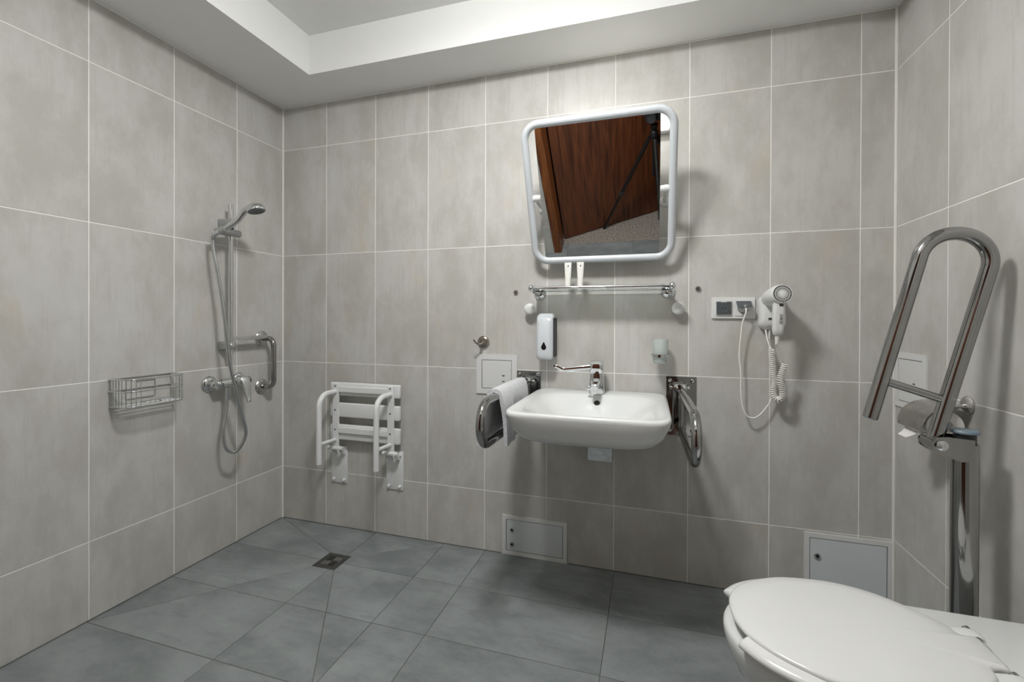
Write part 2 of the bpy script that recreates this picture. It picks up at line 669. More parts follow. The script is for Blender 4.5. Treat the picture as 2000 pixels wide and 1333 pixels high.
# open door leaf, swung out into the corridor
hinge = Vector((1.195, -2.125, 0.0))
dirv = Vector((0.9118, -0.4106, 0.0))
nrm = Vector((-0.4106, -0.9118, 0.0))
door = bpy.data.objects.new('door_1', None)
COL.objects.link(door); door.location = hinge; ORG[door.name] = hinge
struct(door)
bm = B()
prism(bm, [hinge + dirv * a + Vector((0, 0, z)) for a, z in ((0, 0.012), (0.99, 0.012), (0.99, 2.05), (0, 2.05))], nrm * 0.04, 0.003)
link('door_leaf', bm, 'door_wood', door)
bm = B()
hp = hinge + dirv * 0.93 + Vector((0, 0, 1.02)) - nrm * 0.0
sweep(bm, fillet([hp, hp - nrm * 0.05, hp - nrm * 0.05 - dirv * 0.12], 0.012), 0.009, 10)
lathe(bm, [(0.024, 0), (0.024, 0.006), (0.02, 0.008)], hp, -nrm, 20)
link('door_handle', bm, 'brushed', door, 40)
# corridor beyond
bm = B(); box(bm, (0.2, -3.7, -0.06), (3.6, -2.0501, -0.0005))
struct(link('floor_corridor', bm, 'carpet'))
bm = B(); box(bm, (0.1, -3.8, -0.06), (3.7, -3.7, 2.6))
struct(link('wall_corridor', bm, 'corridor_paint'))
bm = B(); box(bm, (0.1, -3.7, -0.06), (0.2, -2.06, 2.6)); box(bm, (3.6, -3.7, -0.06), (3.7, -2.06, 2.6))
struct(link('wall_corridor_ends', bm, 'corridor_paint'))
bm = B(); box(bm, (0.1, -3.8, 2.5), (3.7, -2.06, 2.6))
struct(link('ceiling_corridor', bm, 'corridor_paint'))

# ------------------------------------------------------------------ lamps
LC = (1.56, -1.17, ZT)
t = thing('ceiling_lamp', 'round opal dome lamp in the middle of the ceiling recess', 'lamp', LC)
bm = B(); lathe(bm, [(0.150, 0), (0.155, 0.004), (0.155, 0.052), (0.148, 0.056)], LC, (0, 0, -1), 40)
link('lamp_base', bm, 'white_paint', t, 40)
bm = B(); lathe(bm, [(0.150, 0.0555), (0.150, 0.088), (0.143, 0.097), (0.125, 0.102), (0.06, 0.105), (0.001, 0.106)], LC, (0, 0, -1), 40)
link('lamp_diffuser', bm, 'lamp_opal', t, 60)

t = thing('wall_lamp', 'white box lamp on the wall behind the tilted mirror', 'lamp', (1.865, 0, 1.955))
bm = B(); box(bm, (1.625, -0.034, 1.950), (2.088, -0.0005, 2.020), 0.003)
link('lamp_base', bm, 'white_paint', t)
bm = B(); box(bm, (1.628, -0.078, 1.952), (2.085, -0.034, 2.018), 0.008, 3)
link('lamp_diffuser', bm, 'mirror_lamp_opal', t, 40)

# ------------------------------------------------------------------ washbasin
def superring(cx, cy, a, bf, bb, n, z, N=96):
    o = []
    for k in range(N):
        th = 2 * math.pi * k / N
        c, s = math.cos(th), math.sin(th)
        b = bb if s > 0 else bf
        r = (abs(c / a) ** n + abs(s / b) ** n) ** (-1.0 / n)
        o.append((cx + r * c, cy + r * s, z))
    return o

BXC = 1.797
t = thing('washbasin', 'white ceramic washbasin with wide flat rim on the back wall', 'washbasin', (BXC, 0, 0.66))
bm = B()
cy = -0.30
R = [superring(BXC, cy + 0.02, 0.05, 0.05, 0.05, 2, 0.664),
     superring(BXC, cy + 0.02, 0.16, 0.17, 0.2, 3, 0.680),
     superring(BXC, cy, 0.222, 0.240, 0.29, 5, 0.705),
     superring(BXC, cy, 0.244, 0.266, 0.295, 6, 0.719),
     superring(BXC, cy, 0.264, 0.286, 0.298, 7, 0.746),
     superring(BXC, cy, 0.276, 0.297, 0.299, 8, 0.775),
     superring(BXC, cy, 0.2825, 0.3035, 0.2995, 9, 0.800),
     superring(BXC, cy, 0.2830, 0.3040, 0.2995, 9, 0.808),
     superring(BXC, cy, 0.2810, 0.3020, 0.298, 9, 0.8145),
     superring(BXC, cy, 0.2760, 0.2970, 0.293, 9, 0.8175),
     superring(BXC, cy, 0.2700, 0.2910, 0.286, 8.5, 0.8178),
     superring(BXC, cy - 0.006, 0.2580, 0.2670, 0.245, 7, 0.8155),
     superring(BXC, cy - 0.02, 0.2420, 0.2420, 0.212, 6, 0.8130),
     superring(BXC, cy - 0.02, 0.2350, 0.2350, 0.203, 5.0, 0.8090),
     superring(BXC, cy - 0.02, 0.2180, 0.2180, 0.182, 4.0, 0.7960),
     superring(BXC, cy - 0.02, 0.1830, 0.1850, 0.150, 3.2, 0.7700),
     superring(BXC, cy - 0.025, 0.1400, 0.1450, 0.115, 2.7, 0.7420),
     superring(BXC, cy - 0.03, 0.0950, 0.0950, 0.078, 2.3, 0.7150),
     superring(BXC, cy - 0.03, 0.0400, 0.0400, 0.040, 2, 0.7020),
     superring(BXC, cy - 0.03, 0.0200, 0.0200, 0.020, 2, 0.7005)]
loft(bm, R)
link('basin', bm, 'ceramic', t, 60)
bm = B(); lathe(bm, [(0.028, 0), (0.030, 0.003), (0.022, 0.006), (0.001, 0.007)], (BXC, cy - 0.03, 0.7005), (0, 0, 1), 24)
link('waste_plug', bm, 'chrome', t, 40)
# overflow hole ring on the back slope of the bowl
ovn = Vector((0, -0.66, 0.75)).normalized()
ovp = Vector((1.7970, -0.1535, 0.7850))
bm = B(); lathe(bm, [(0.0125, 0.0), (0.0125, 0.0035), (0.0095, 0.005), (0.0085, 0.003)], ovp - ovn * 0.002, ovn, 24, cap=False)
ov = link('overflow_ring', bm, 'dark_plastic', t, 40)
bm = B(); lathe(bm, [(0.0094, 0.0), (0.0094, 0.0022)], ovp, ovn, 24)
link('overflow_hole', bm, 'black', ov)

# trap box under the basin
t = thing('waste_trap', 'chrome square waste trap cover on the wall under the washbasin', 'trap', (BXC, 0, 0.5))
bm = B(); box(bm, (1.742, -0.022, 0.498), (1.852, -0.0005, 0.632), 0.003, 2)
link('wall_box', bm, 'chrome', t, 40)
bm = B(); lathe(bm, [(0.024, 0), (0.024, 0.022)], (1.797, -0.02, 0.606), (0, -1, 0), 20)
sweep(bm, fillet([(1.797, -0.05, 0.606), (1.797, -0.15, 0.606), (1.797, -0.15, 0.664)], 0.04), 0.019, 16)
link('pipe', bm, 'chrome', t, 40)

# ------------------------------------------------------------------ basin tap with long care lever
TX, TY = 1.788, -0.076
t = thing('basin_tap', 'chrome single-lever tap with long thin lever standing on the washbasin', 'tap', (TX, TY, 0.816))
bm = B()
rings = []
for z, w, d, off in ((0.8155, 0.068, 0.060, 0), (0.822, 0.068, 0.060, 0), (0.86, 0.063, 0.056, 0.0), (0.905, 0.057, 0.052, 0.002)):
    rings.append([(TX + x, TY + off + y, z) for x, y in rrect(w, d, 0.018, 6)])
loft(bm, rings)
link('tap_body', bm, 'chrome', t, 40)
bm = B()
rings = []
for y, zc, w, h in ((-0.085, 0.868, 0.040, 0.036), (-0.12, 0.862, 0.038, 0.032), (-0.165, 0.853, 0.036, 0.026), (-0.190, 0.846, 0.034, 0.022)):
    rings.append([(TX + x, y, zc + z) for x, z in rrect(w, h, 0.0095, 5)])
loft(bm, rings)
lathe(bm, [(0.012, 0), (0.012, 0.014), (0.010, 0.015)], (TX, -0.178, 0.842), (0, 0.1, -1), 16)
link('spout', bm, 'chrome', t, 40)
bm = B()
rings = []
for z, w, d, dz in ((0.9065, 0.056, 0.050, 0), (0.912, 0.060, 0.056, 0), (0.942, 0.062, 0.060, 0), (0.950, 0.056, 0.056, 0), (0.953, 0.040, 0.042, 0)):
    rings.append([(TX - 0.002 + x, TY + 0.002 + y, z + y * 0.22) for x, y in rrect(w, d, 0.017, 6)])
loft(bm, rings)
cap = link('lever_cap', bm, 'chrome', t, 40)
bm = B()
lp = spline([(TX - 0.02, -0.095, 0.930), (1.73, -0.099, 0.926), (1.662, -0.103, 0.9175), (1.643, -0.104, 0.9165), (1.628, -0.105, 0.922), (1.615, -0.106, 0.9285), (1.606, -0.106, 0.9305)], 5)
sweep(bm, lp, [0.012 - 0.005 * i / len(lp) for i in range(len(lp))], 12, flat=0.42, ref=Vector((0, 1, 0)))
lathe(bm, [(0.004, -0.007), (0.0065, -0.003), (0.0065, 0.003), (0.004, 0.007)], (1.605, -0.106, 0.9315), (0, 1, 0), 14)
link('lever', bm, 'chrome', cap, 50)
bm = B(); lathe(bm, [(0.001, 0), (0.008, 0.001), (0.011, 0.006), (0.008, 0.011), (0.001, 0.012)], (TX - 0.024, -0.142, 0.846), (-0.6, -0.8, 0), 16)
link('pop_up_knob', bm, 'chrome', t, 40)

# ------------------------------------------------------------------ hinged support rails beside the basin
def basin_rail(x, px0, px1, label, xf):
    t = thing('support_rail', label, 'grab rail', (x, 0, 0.64), 'hinged support rails beside the washbasin')
    bm = B(); box(bm, (px0, -0.006, 0.638), (px1, -0.0005, 0.8925), 0.0015)
    pl = link('wall_plate', bm, 'steel', t)
    for bx in (px0 + 0.016, px1 - 0.016):
        for bz in (0.875, 0.66):
            bm = B(); lathe(bm, [(0.009, 0), (0.009, 0.003), (0.006, 0.007), (0.001, 0.008)], (bx, -0.006, bz), (0, -1, 0), 14)
            link('bolt', bm, 'chrome', pl, 40)
    # fork: two cheeks and a pin
    for s in (-1, 1):
        bm = B()
        prism(bm, [(x + s * 0.026 - 0.0025, y, z) for y, z in ((-0.006, 0.865), (-0.03, 0.868), (-0.052, 0.858), (-0.056, 0.84), (-0.04, 0.79), (-0.006, 0.66))], (0.005, 0, 0))
        link('hinge_cheek', bm, 'steel', t)
    bm = B(); lathe(bm, [(0.001, -0.041), (0.009, -0.039), (0.009, -0.031), (0.0065, -0.03), (0.0065, 0.03), (0.009, 0.031), (0.009, 0.039), (0.001, 0.041)], (x, -0.038, 0.848), (1, 0, 0), 16)
    link('hinge_pin', bm, 'chrome', t, 40)
    bm = B(); lathe(bm, [(0.017, -0.022), (0.017, 0.022)], (x, -0.038, 0.848), (1, 0, 0), 18)
    link('hinge_barrel', bm, 'chrome', t, 40)
    # the rail itself
    zt, zb, yf = 0.848, 0.686, -0.645
    bm = B()
    pts = fillet([(x, -0.045, zt), (xf, yf, zt - 0.002), (xf, yf, zb + 0.012), (x, -0.06, zb)], [0, 0.078, 0.078, 0], 12)
    sweep(bm, pts, 0.0155, 18)
    link('rail_tube', bm, 'steel', t, 50)
    bm = B()
    sweep(bm, [(x, -0.115, zt), (x, -0.115, zb)], 0.0085, 14)
    link('cross_tube', bm, 'steel', t, 50)
    bm = B(); lathe(bm, [(0.02, -0.01), (0.02, 0.01)], (x, -0.062, zb), (0, 1, 0), 18)
    link('end_collar', bm, 'steel', t, 50)
    return t
basin_rail(1.457, 1.398, 1.518, 'shiny steel hinged support rail with a towel, left of the washbasin', 1.46)
basin_rail(2.132, 2.079, 2.201, 'bare shiny steel hinged support rail right of the washbasin', 2.142)

# towel draped over the left rail
bm = B()
def towel_section(f):
    """cross-section in x,z at fraction f of the way from front to back"""
    wob = 0.004 * math.sin(f * 9) + 0.003 * math.sin(f * 23 + 1)
    lo_r = 0.655 + 0.02 * f
    lo_l = 0.672 + 0.012 * math.sin(f * 3)
    out = [(1.487 + wob, lo_r), (1.489 + wob * 1.4, 0.70), (1.488 + wob, 0.75), (1.486 + wob, 0.80),
           (1.4815, 0.84), (1.4755, 0.858), (1.466, 0.8685), (1.457, 0.871), (1.447, 0.8685), (1.4365, 0.858),
           (1.431, 0.84), (1.427 - wob, 0.80), (1.421 - wob * 1.5, 0.75), (1.414 - wob, 0.71), (1.408 - wob, lo_l)]
    return out
rings = []
NF = 26
for i in range(NF + 1):
    f = i / NF
    sec = towel_section(f)
    y_top = -0.49 + 0.36 * f
    outer, inner = [], []
    for j, (x, z) in enumerate(sec):
        drop = (0.87 - z) / 0.2
        lean = -0.03 * drop if x < 1.457 else 0.035 * drop
        y = y_top + lean * (1 - f) + 0.004 * math.sin(z * 60 + f * 5)
        outer.append(Vector((x, y, z)))
    for j, p in enumerate(outer):
        a = outer[max(j - 1, 0)]; c = outer[min(j + 1, len(outer) - 1)]
        tg = (c - a); nn = Vector((tg.z, 0, -tg.x)).normalized()
        inner.append(p + nn * -0.008)
    outer = [p + Vector((0.006 if p.x > 1.457 else -0.008, 0, 0.006 if p.z > 0.8 else 0)) for p in outer]
    rings.append(outer + inner[::-1])
loft(bm, rings)
o = link('hand_towel', bm, 'towel', None, 60, origin=(1.457, -0.33, 0.655))
tag(o, 'small white towel hanging over the steel rail left of the washbasin', 'towel')

# ------------------------------------------------------------------ tilting mirror
PB = Vector((0, -0.06, 1.406))
UPV = Vector((0, -0.3971, 0.9178))
NV = Vector((0, -0.9178, -0.3971))
def mp(x, s, o=0.0):
    return Vector((x, 0, 0)) + PB + UPV * s + NV * o
t = thing('tilting_mirror', 'square mirror with rounded white tube frame, tipped forward above the shelf', 'mirror', (1.8, 0, 1.4))
bm = B()
sweep(bm, fillet([mp(1.508, 0), mp(2.094, 0), mp(2.094, 0.575), mp(1.508, 0.575)], 0.062, 8, True), 0.0155, 16, closed=True)
link('mirror_frame', bm, 'mirror_frame_white', t, 60)
bm = B()
prism(bm, [mp(1.553, 0.006, -0.004), mp(2.0455, 0.006, -0.004), mp(2.0455, 0.5635, -0.004), mp(1.553, 0.5635, -0.004)], NV * 0.004)
link('mirror_glass', bm, 'mirror_silver', t)
bm = B()
prism(bm, [mp(1.553, 0.006, -0.009), mp(2.0455, 0.006, -0.009), mp(2.0455, 0.5635, -0.009), mp(1.553, 0.5635, -0.009)], NV * 0.0045)
link('mirror_back', bm, 'white_plastic', t)
for x in (1.531, 2.069):
    pv = mp(x, 0.28, -0.004)
    bm = B()
    sweep(bm, fillet([(x, -0.012, pv.z - 0.01), (x, pv.y * 0.7, pv.z - 0.01), pv], 0.02), 0.009, 12)
    arm = link('pivot_arm', bm, 'white_plastic', t, 50)
    bm = B(); lathe(bm, [(0.022, 0), (0.022, 0.006), (0.014, 0.014)], (x, -0.0005, pv.z - 0.01), (0, -1, 0), 20)
    link('wall_rosette', bm, 'white_plastic', arm, 40)
    bm = B(); lathe(bm, [(0.001, -0.024), (0.013, -0.022), (0.0155, 0), (0.013, 0.022), (0.001, 0.024)], pv, (1, 0, 0), 18)
    link('pivot_clamp', bm, 'white_plastic', t, 50)

# ------------------------------------------------------------------ glass shelf
t = thing('glass_shelf', 'clear glass shelf with chrome front rail below the mirror', 'shelf', (1.797, 0, 1.262))
bm = B(); box(bm, (1.512, -0.118, 1.2615), (2.082, -0.012, 1.2675), 0.0015)
link('shelf_plate', bm, 'shelf_glass', t)
bm = B(); sweep(bm, [(1.498, -0.124, 1.277), (2.1, -0.124, 1.277)], 0.0075, 14)
link('front_rail', bm, 'chrome', t, 50)
for x, s in ((1.512, -1), (2.085, 1)):
    bm = B()
    lathe(bm, [(0.029, 0), (0.030, 0.004), (0.025, 0.012), (0.012, 0.019)], (x, -0.0005, 1.262), (0, -1, 0), 24)
    sweep(bm, spline([(x, -0.014, 1.264), (x + s * 0.006, -0.06, 1.262), (x + s * 0.01, -0.105, 1.268), (x + s * 0.012, -0.124, 1.277)], 5), 0.0105, 12)
    br = link('shelf_bracket', bm, 'chrome', t, 40)
    bm = B(); lathe(bm, [(0.001, -0.014), (0.011, -0.010), (0.0155, 0), (0.011, 0.010), (0.001, 0.014)], (x + s * 0.012, -0.124, 1.277), (1, 0, 0), 18)
    link('end_knob', bm, 'chrome', br, 50)

# two little tubes standing on the shelf, cap down
for x, lab in ((1.6595, 'small white toiletry tube on the glass shelf, the left of the pair'),
               (1.7145, 'small white toiletry tube on the glass shelf, the right of the pair')):
    y = -0.085
    t = thing('toiletry_tube', lab, 'tube', (x, y, 1.2678), 'toiletry tubes on the glass shelf')
    bm = B(); lathe(bm, [(0.0115, 0), (0.012, 0.001), (0.012, 0.018), (0.011, 0.0185)], (x, y, 1.2678), (0, 0, 1), 20)
    link('tube_cap', bm, 'white_plastic', t, 40)
    bm = B()
    rings = []
    for k in range(9):
        f = k / 8
        a = 0.0118 + 0.0042 * f
        b = 0.0118 * (1 - f) + 0.0012 * f
        z = 1.2863 + 0.106 * f
        rings.append([(x + a * math.cos(q), y + b * math.sin(q), z) for q in (2 * math.pi * i / 24 for i in range(24))])
    loft(bm, rings)
    link('tube_body', bm, 'paper', t, 60)
    bm = B(); box(bm, (x - 0.001, y - 0.0034, 1.372), (x + 0.0035, y - 0.0026, 1.379))
    link('printed_mark', bm, 'grey_print', t)

# ------------------------------------------------------------------ small wall fittings
for x, z, lab in ((1.393, 1.269, 'grey screw cap on the wall left of the glass shelf'), (2.206, 1.272, 'grey screw cap on the wall right of the glass shelf')):
    t = thing('screw_cap', lab, 'screw cap', (x, 0, z), 'grey screw caps beside the shelf')
    bm = B(); lathe(bm, [(0.0105, 0), (0.0105, 0.006), (0.008, 0.010), (0.0055, 0.0105)], (x, -0.0005, z), (0, -1, 0), 20)
    link('cap', bm, 'bronze', t, 40)
    bm = B(); lathe(bm, [(0.0055, 0), (0.0045, 0.002)], (x, -0.0109, z), (0, -1, 0), 14)
    link('screw', bm, 'grey_print', t, 40)
for x, z, lab in ((1.470, 1.186, 'round white knob on the wall just above and left of the soap dispenser'), (2.126, 1.187, 'round white knob on the wall under the right end of the glass shelf')):
    t = thing('wall_bumper', lab, 'bumper', (x, 0, z), 'round white wall bumpers under the shelf')
    bm = B(); lathe(bm, [(0.013, 0), (0.011, 0.012), (0.011, 0.028)], (x, -0.0005, z), (0, -1, 0), 20)
    link('knob_stem', bm, 'white_plastic', t, 40)
    bm = B(); lathe(bm, [(0.011, 0.026), (0.024, 0.028), (0.0275, 0.033), (0.0275, 0.037), (0.023, 0.044), (0.012, 0.0475), (0.001, 0.048)], (x, -0.0005, z), (0, -1, 0), 28)
    link('knob_head', bm, 'white_plastic', t, 40)

# soap dispenser
t = thing('soap_dispenser', 'white wall soap dispenser with black drop window, above the washbasin', 'soap dispenser', (1.551, 0, 0.95))
bm = B(); prism(bm, [(1.5555 + x, -0.0005, 1.055 + z) for x, z in rrect(0.076, 0.19, 0.015, 5)], (0, -0.066, 0))
link('dispenser_back', bm, 'dark_plastic', t)
bm = B()
cx, cz = 1.5515, 1.060
rings = []
prof = [(0.003, 0.073, 0.208, 0.014), (0.070, 0.078, 0.213, 0.016), (0.082, 0.075, 0.208, 0.018), (0.089, 0.064, 0.19, 0.02), (0.091, 0.05, 0.16, 0.02)]
for d, w, h, r in prof:
    ring = []
    for x, z in rrect(w, h, r, 6):
        # the top front edge rolls back strongly
        top = max(0.0, (z - 0.045) / 0.06)
        dd = d - 0.03 * top * top * (1 if d > 0.05 else 0)
        ring.append((cx + x, -dd, cz + z))
    rings.append(ring)
loft(bm, rings)
link('dispenser_cover', bm, 'dispenser_grey', t, 50)
bm = B()
drop = [(0.0115 * math.cos(a), 0.0115 * math.sin(a)) for a in (math.radians(d) for d in range(-200, 21, 12))] + [(0.0015, 0.023), (-0.0015, 0.023)]
prism(bm, [(cx - 0.0005 + x, -0.0905, 1.012 + z) for x, z in drop], (0, -0.0015, 0))
link('level_window', bm, 'drop_window', t)

# tumbler and ring holder
t = thing('tumbler_holder', 'chrome wall ring holder for a glass, above the right of the washbasin', 'tumbler holder', (2.0515, 0, 0.986))
bm = B(); lathe(bm, [(0.022, 0), (0.023, 0.004), (0.016, 0.01)], (2.0515, -0.0005, 0.986), (0, -1, 0), 24)
sweep(bm, [(2.0515, -0.008, 0.986), (2.0515, -0.032, 0.986)], 0.006, 12)
link('wall_rosette', bm, 'chrome', t, 40)
bm = B()
ring = []
lathe(bm, [(0.0355, -0.006), (0.0375, -0.006), (0.0375, 0.006), (0.0355, 0.006), (0.0355, -0.006)], (2.0515, -0.068, 0.986), (0, 0, 1), 36, cap=False)
link('ring', bm, 'chrome', t, 40)
bm = B()
lathe(bm, [(0.001, 0), (0.024, 0), (0.0275, 0.003), (0.029, 0.02), (0.0338, 0.102), (0.0315, 0.102), (0.0265, 0.022), (0.024, 0.008), (0.001, 0.007)], (2.0515, -0.068, 0.954), (0, 0, 1), 36, cap=False)
o = link('glass_tumbler', bm, 'frosted_glass', None, 50, origin=(2.0515, -0.068, 0.954))
tag(o, 'frosted glass tumbler hanging in the chrome ring right of the tap', 'tumbler')

# towel hook
t = thing('robe_hook', 'round dark metal robe hook above the square wall hatch', 'hook', (1.228, 0, 1.025))
bm = B(); lathe(bm, [(0.0275, 0), (0.0295, 0.003), (0.0295, 0.007), (0.0265, 0.011), (0.019, 0.0135), (0.0185, 0.016), (0.001, 0.017)], (1.228, -0.0005, 1.027), (0, -1, 0), 32)
link('rosette', bm, 'bronze', t, 40)
bm = B(); sweep(bm, spline([(1.228, -0.014, 1.022), (1.222, -0.035, 1.017), (1.214, -0.052, 1.020), (1.206, -0.062, 1.030), (1.201, -0.068, 1.040)], 6), [0.0075 - 0.003 * i / 24 for i in range(25)], 12, flat=0.7)
link('hook_arm', bm, 'bronze', t, 50)

# ------------------------------------------------------------------ inspection hatches
def hatch(label, o, U, V, n, w, h, fr, door_mat, locks, lock_style, frame_mat='panel_white', group=None, top_fr=None):
    """frame of four mitred bars + door + locks; o = lower left corner on the tile face, U/V along, n outwards"""
    o, U, V, n = Vector(o), Vector(U), Vector(V), Vector(n)
    t = thing('inspection_hatch', label, 'hatch', o)
    P = lambda u, v, d=0.0: o + U * u + V * v + n * d
    d = 0.006
    for quad in (((0, 0), (w, 0), (w - fr, fr), (fr, fr)), ((w, 0), (w, h), (w - fr, h - fr), (w - fr, fr)),
                 ((w, h), (0, h), (fr, h - fr), (w - fr, h - fr)), ((0, h), (0, 0), (fr, fr), (fr, h - fr))):
        bm = B(); prism(bm, [P(u, v, 0.0003) for u, v in quad], n * d)
        link('frame_bar', bm, frame_mat, t)
    g = 0.0026
    bm = B(); prism(bm, [P(u, v, 0.0003) for u, v in ((fr, fr), (w - fr, fr), (w - fr, h - fr), (fr, h - fr))], n * 0.0012)
    link('shadow_gap', bm, 'black', t)
    bm = B(); prism(bm, [P(u, v, 0.0014) for u, v in ((fr + g, fr + g), (w - fr - g, fr + g), (w - fr - g, h - fr - g), (fr + g, h - fr - g))], n * 0.0034, 0.0006)
    dr = link('hatch_door', bm, door_mat, t)
    for u, v in locks:
        if lock_style == 'round':
            bm = B(); lathe(bm, [(0.0125, 0), (0.0125, 0.002), (0.0105, 0.005), (0.0065, 0.0055), (0.006, 0.003), (0.001, 0.003)], P(u, v, 0.0055), n, 20)
            lk = link('lock', bm, 'chrome', dr, 40)
            bm = B(); lathe(bm, [(0.0055, 0), (0.0055, 0.001)], P(u, v, 0.0086), n, 14)
            bm2 = bm
            link('keyhole', bm2, 'black', t)
        else:
            a = 0.0065
            bm = B(); prism(bm, [P(u + x, v + y, 0.0056) for x, y in ((-a, -0.0022), (a, -0.0022), (a, 0.0022), (-a, 0.0022))], n * 0.0008)
            link('key_slot', bm, 'grey_print', dr)
    return t
hatch('white square hatch with two small slots on the wall, left of the washbasin', (1.193, 0, 0.773), (1, 0, 0), (0, 0, 1), (0, -1, 0),
      0.207, 0.193, 0.026, 'panel_white', [(0.139, 0.092), (0.139, 0.064)], 'slot')
hatch('wide low metal hatch with two locks at floor level under the washbasin', (1.329, 0, 0.001), (1, 0, 0), (0, 0, 1), (0, -1, 0),
      0.316, 0.190, 0.019, 'metal_door_grey', [(0.05, 0.123), (0.05, 0.054)], 'round')
hatch('grey metal hatch with a single lock in the corner behind the toilet', (2.607, 0, 0.0015), (1, 0, 0), (0, 0, 1), (0, -1, 0),
      0.298, 0.286, 0.0185, 'metal_door_grey', [(0.045, 0.196)], 'round')
hatch('white hatch on the right wall above the toilet paper holder', (W, -0.012, 0.817), (0, -1, 0), (0, 0, 1), (-1, 0, 0),
      0.197, 0.202, 0.022, 'panel_white', [(0.125, 0.095)], 'slot')

# ------------------------------------------------------------------ double socket
t = thing('double_socket', 'white double wall socket beside the hair dryer, one lid open', 'socket', (2.341, 0, 1.143))
bm = B(); prism(bm, [(2.3415 + x, -0.0003, 1.188 + z) for x, z in rrect(0.165, 0.088, 0.004, 3)], (0, -0.010, 0), 0.002)
link('socket_frame', bm, 'white_plastic', t)
for x0 in (2.305, 2.380):
    bm = B(); prism(bm, [(x0 + x, -0.0100, 1.188 + z) for x, z in rrect(0.0655, 0.066, 0.003, 3)], (0, -0.0035, 0), 0.001)
    ins = link('socket_insert', bm, 'white_plastic', t)
    if x0 < 2.33:
        bm = B()
        prism(bm, [(x0 + x, -0.0134, 1.1885 + z) for x, z in ((-0.028, -0.027), (0.028, -0.027), (0.028, 0.026), (0.012, 0.026), (0.011, 0.022), (-0.011, 0.022), (-0.012, 0.026), (-0.028, 0.026))], (0, -0.0075, 0), 0.0015)
        lid = link('socket_lid', bm, 'socket_grey', t)
        bm = B(); lathe(bm, [(0.0215, 0), (0.0215, 0.0012), (0.0175, 0.0014), (0.0165, 0.0005), (0.001, 0.0004)], (x0, -0.0209, 1.1875), (0, -1, 0), 32)
        link('lid_ring', bm, 'socket_grey', lid, 30)
        for s in (-0.006, 0.006):
            bm = B(); lathe(bm, [(0.0028, 0), (0.0024, 0.0012)], (x0 + s, -0.0212, 1.187), (0, -1, 0), 12)
            link('pin_dimple', bm, 'black', lid)
    else:
        bm = B(); lathe(bm, [(0.0215, 0), (0.0215, 0.001), (0.019, 0.0012), (0.019, -0.004)], (x0, -0.0134, 1.186), (0, -1, 0), 32, cap=False)
        link('socket_rim', bm, 'socket_grey', t, 30)
        # lid hinged at the top, held up by the plug
        bm = B()
        prism(bm, [(x0 - 0.028, -0.0140, 1.2145), (x0 + 0.028, -0.0140, 1.2145), (x0 + 0.028, -0.052, 1.189), (x0 - 0.028, -0.052, 1.189)], Vector((0, 0.002, 0.003)), 0.0005)
        link('socket_lid', bm, 'socket_grey', t)

# ------------------------------------------------------------------ hair dryer with wall holder
t = thing('hair_dryer', 'white wall hair dryer hanging in its holder, coiled cord below', 'hair dryer', (2.48, 0, 1.1))
bm = B()
rings = []
for d, w, h, zc in ((0.0005, 0.098, 0.140, 1.170), (0.030, 0.098, 0.140, 1.170), (0.048, 0.088, 0.126, 1.172), (0.058, 0.066, 0.10, 1.174)):
    rings.append([(2.482 + x * (1 - 0.10 * max(0, z) / 0.07), -d, zc + z) for x, z in rrect(w, h, 0.028, 6)])
loft(bm, rings)
link('holder', bm, 'white_plastic', t, 50)
ax0, ax1 = Vector((2.470, -0.035, 1.221)), Vector((2.482, -0.172, 1.236))
adir = (ax1 - ax0).normalized()
Ln = (ax1 - ax0).length
bm = B()
lathe(bm, [(0.030, 0), (0.033, 0.01), (0.0335, 0.03), (0.034, 0.035), (0.0365, 0.040), (0.038, 0.07), (0.0385, 0.1), (0.0375, Ln - 0.02), (0.0365, Ln - 0.008), (0.0345, Ln - 0.003), (0.0335, Ln)], ax0, adir, 36)
barrel = link('barrel', bm, 'white_plastic', t, 50)
bm = B(); lathe(bm, [(0.0322, 0), (0.0322, 0.0006)], ax0 + adir * (Ln + 0.0001), adir, 32)
link('intake_dark', bm, 'black', t)
u, w = frame_of(adir)
bm = B()
gc = ax0 + adir * (Ln + 0.0012)
for r in (0.0330, 0.0245, 0.0165):
    sweep(bm, [gc + (u * math.cos(a) + w * math.sin(a)) * r + adir * (0.002 * (1 - r / 0.034)) for a in (2 * math.pi * k / 36 for k in range(36))], 0.0011, 6, closed=True)
for k in range(32):
    a = 2 * math.pi * k / 32
    dv = u * math.cos(a) + w * math.sin(a)
    sweep(bm, [gc + dv * 0.012 + adir * 0.0014, gc + dv * 0.033], 0.0008, 5)
lathe(bm, [(0.0125, -0.001), (0.0125, 0.0015), (0.009, 0.003), (0.001, 0.0035)], gc, adir, 24)
link('intake_grille', bm, 'white_plastic', barrel, 40)
bm = B()
rings = []
for z, cyy, ww, dd in ((1.212, -0.148, 0.036, 0.034), (1.195, -0.147, 0.040, 0.036), (1.15, -0.142, 0.040, 0.036), (1.10, -0.136, 0.038, 0.034), (1.084, -0.134, 0.032, 0.03), (1.078, -0.133, 0.020, 0.02)):
    rings.append([(2.4765 + x, cyy + y, z) for x, y in rrect(ww, dd, min(ww, dd) * 0.36, 6)])
loft(bm, rings)
handle = link('handle', bm, 'white_plastic', t, 50)
for z0, z1, xw, m_ in ((1.1895, 1.199, 0.013, 'grey_print'), (1.1395, 1.1415, 0.009, 'grey_print'), (1.1445, 1.160, 0.009, 'slider_grey'), (1.127, 1.137, 0.009, 'slider_grey')):
    bm = B(); box(bm, (2.481 - xw / 2, -0.1662 + (1.2 - z1) * 0.1, z0), (2.481 + xw / 2, -0.1585 + (1.2 - z1) * 0.1, z1), 0.0008)
    link('printed_mark', bm, m_, handle)
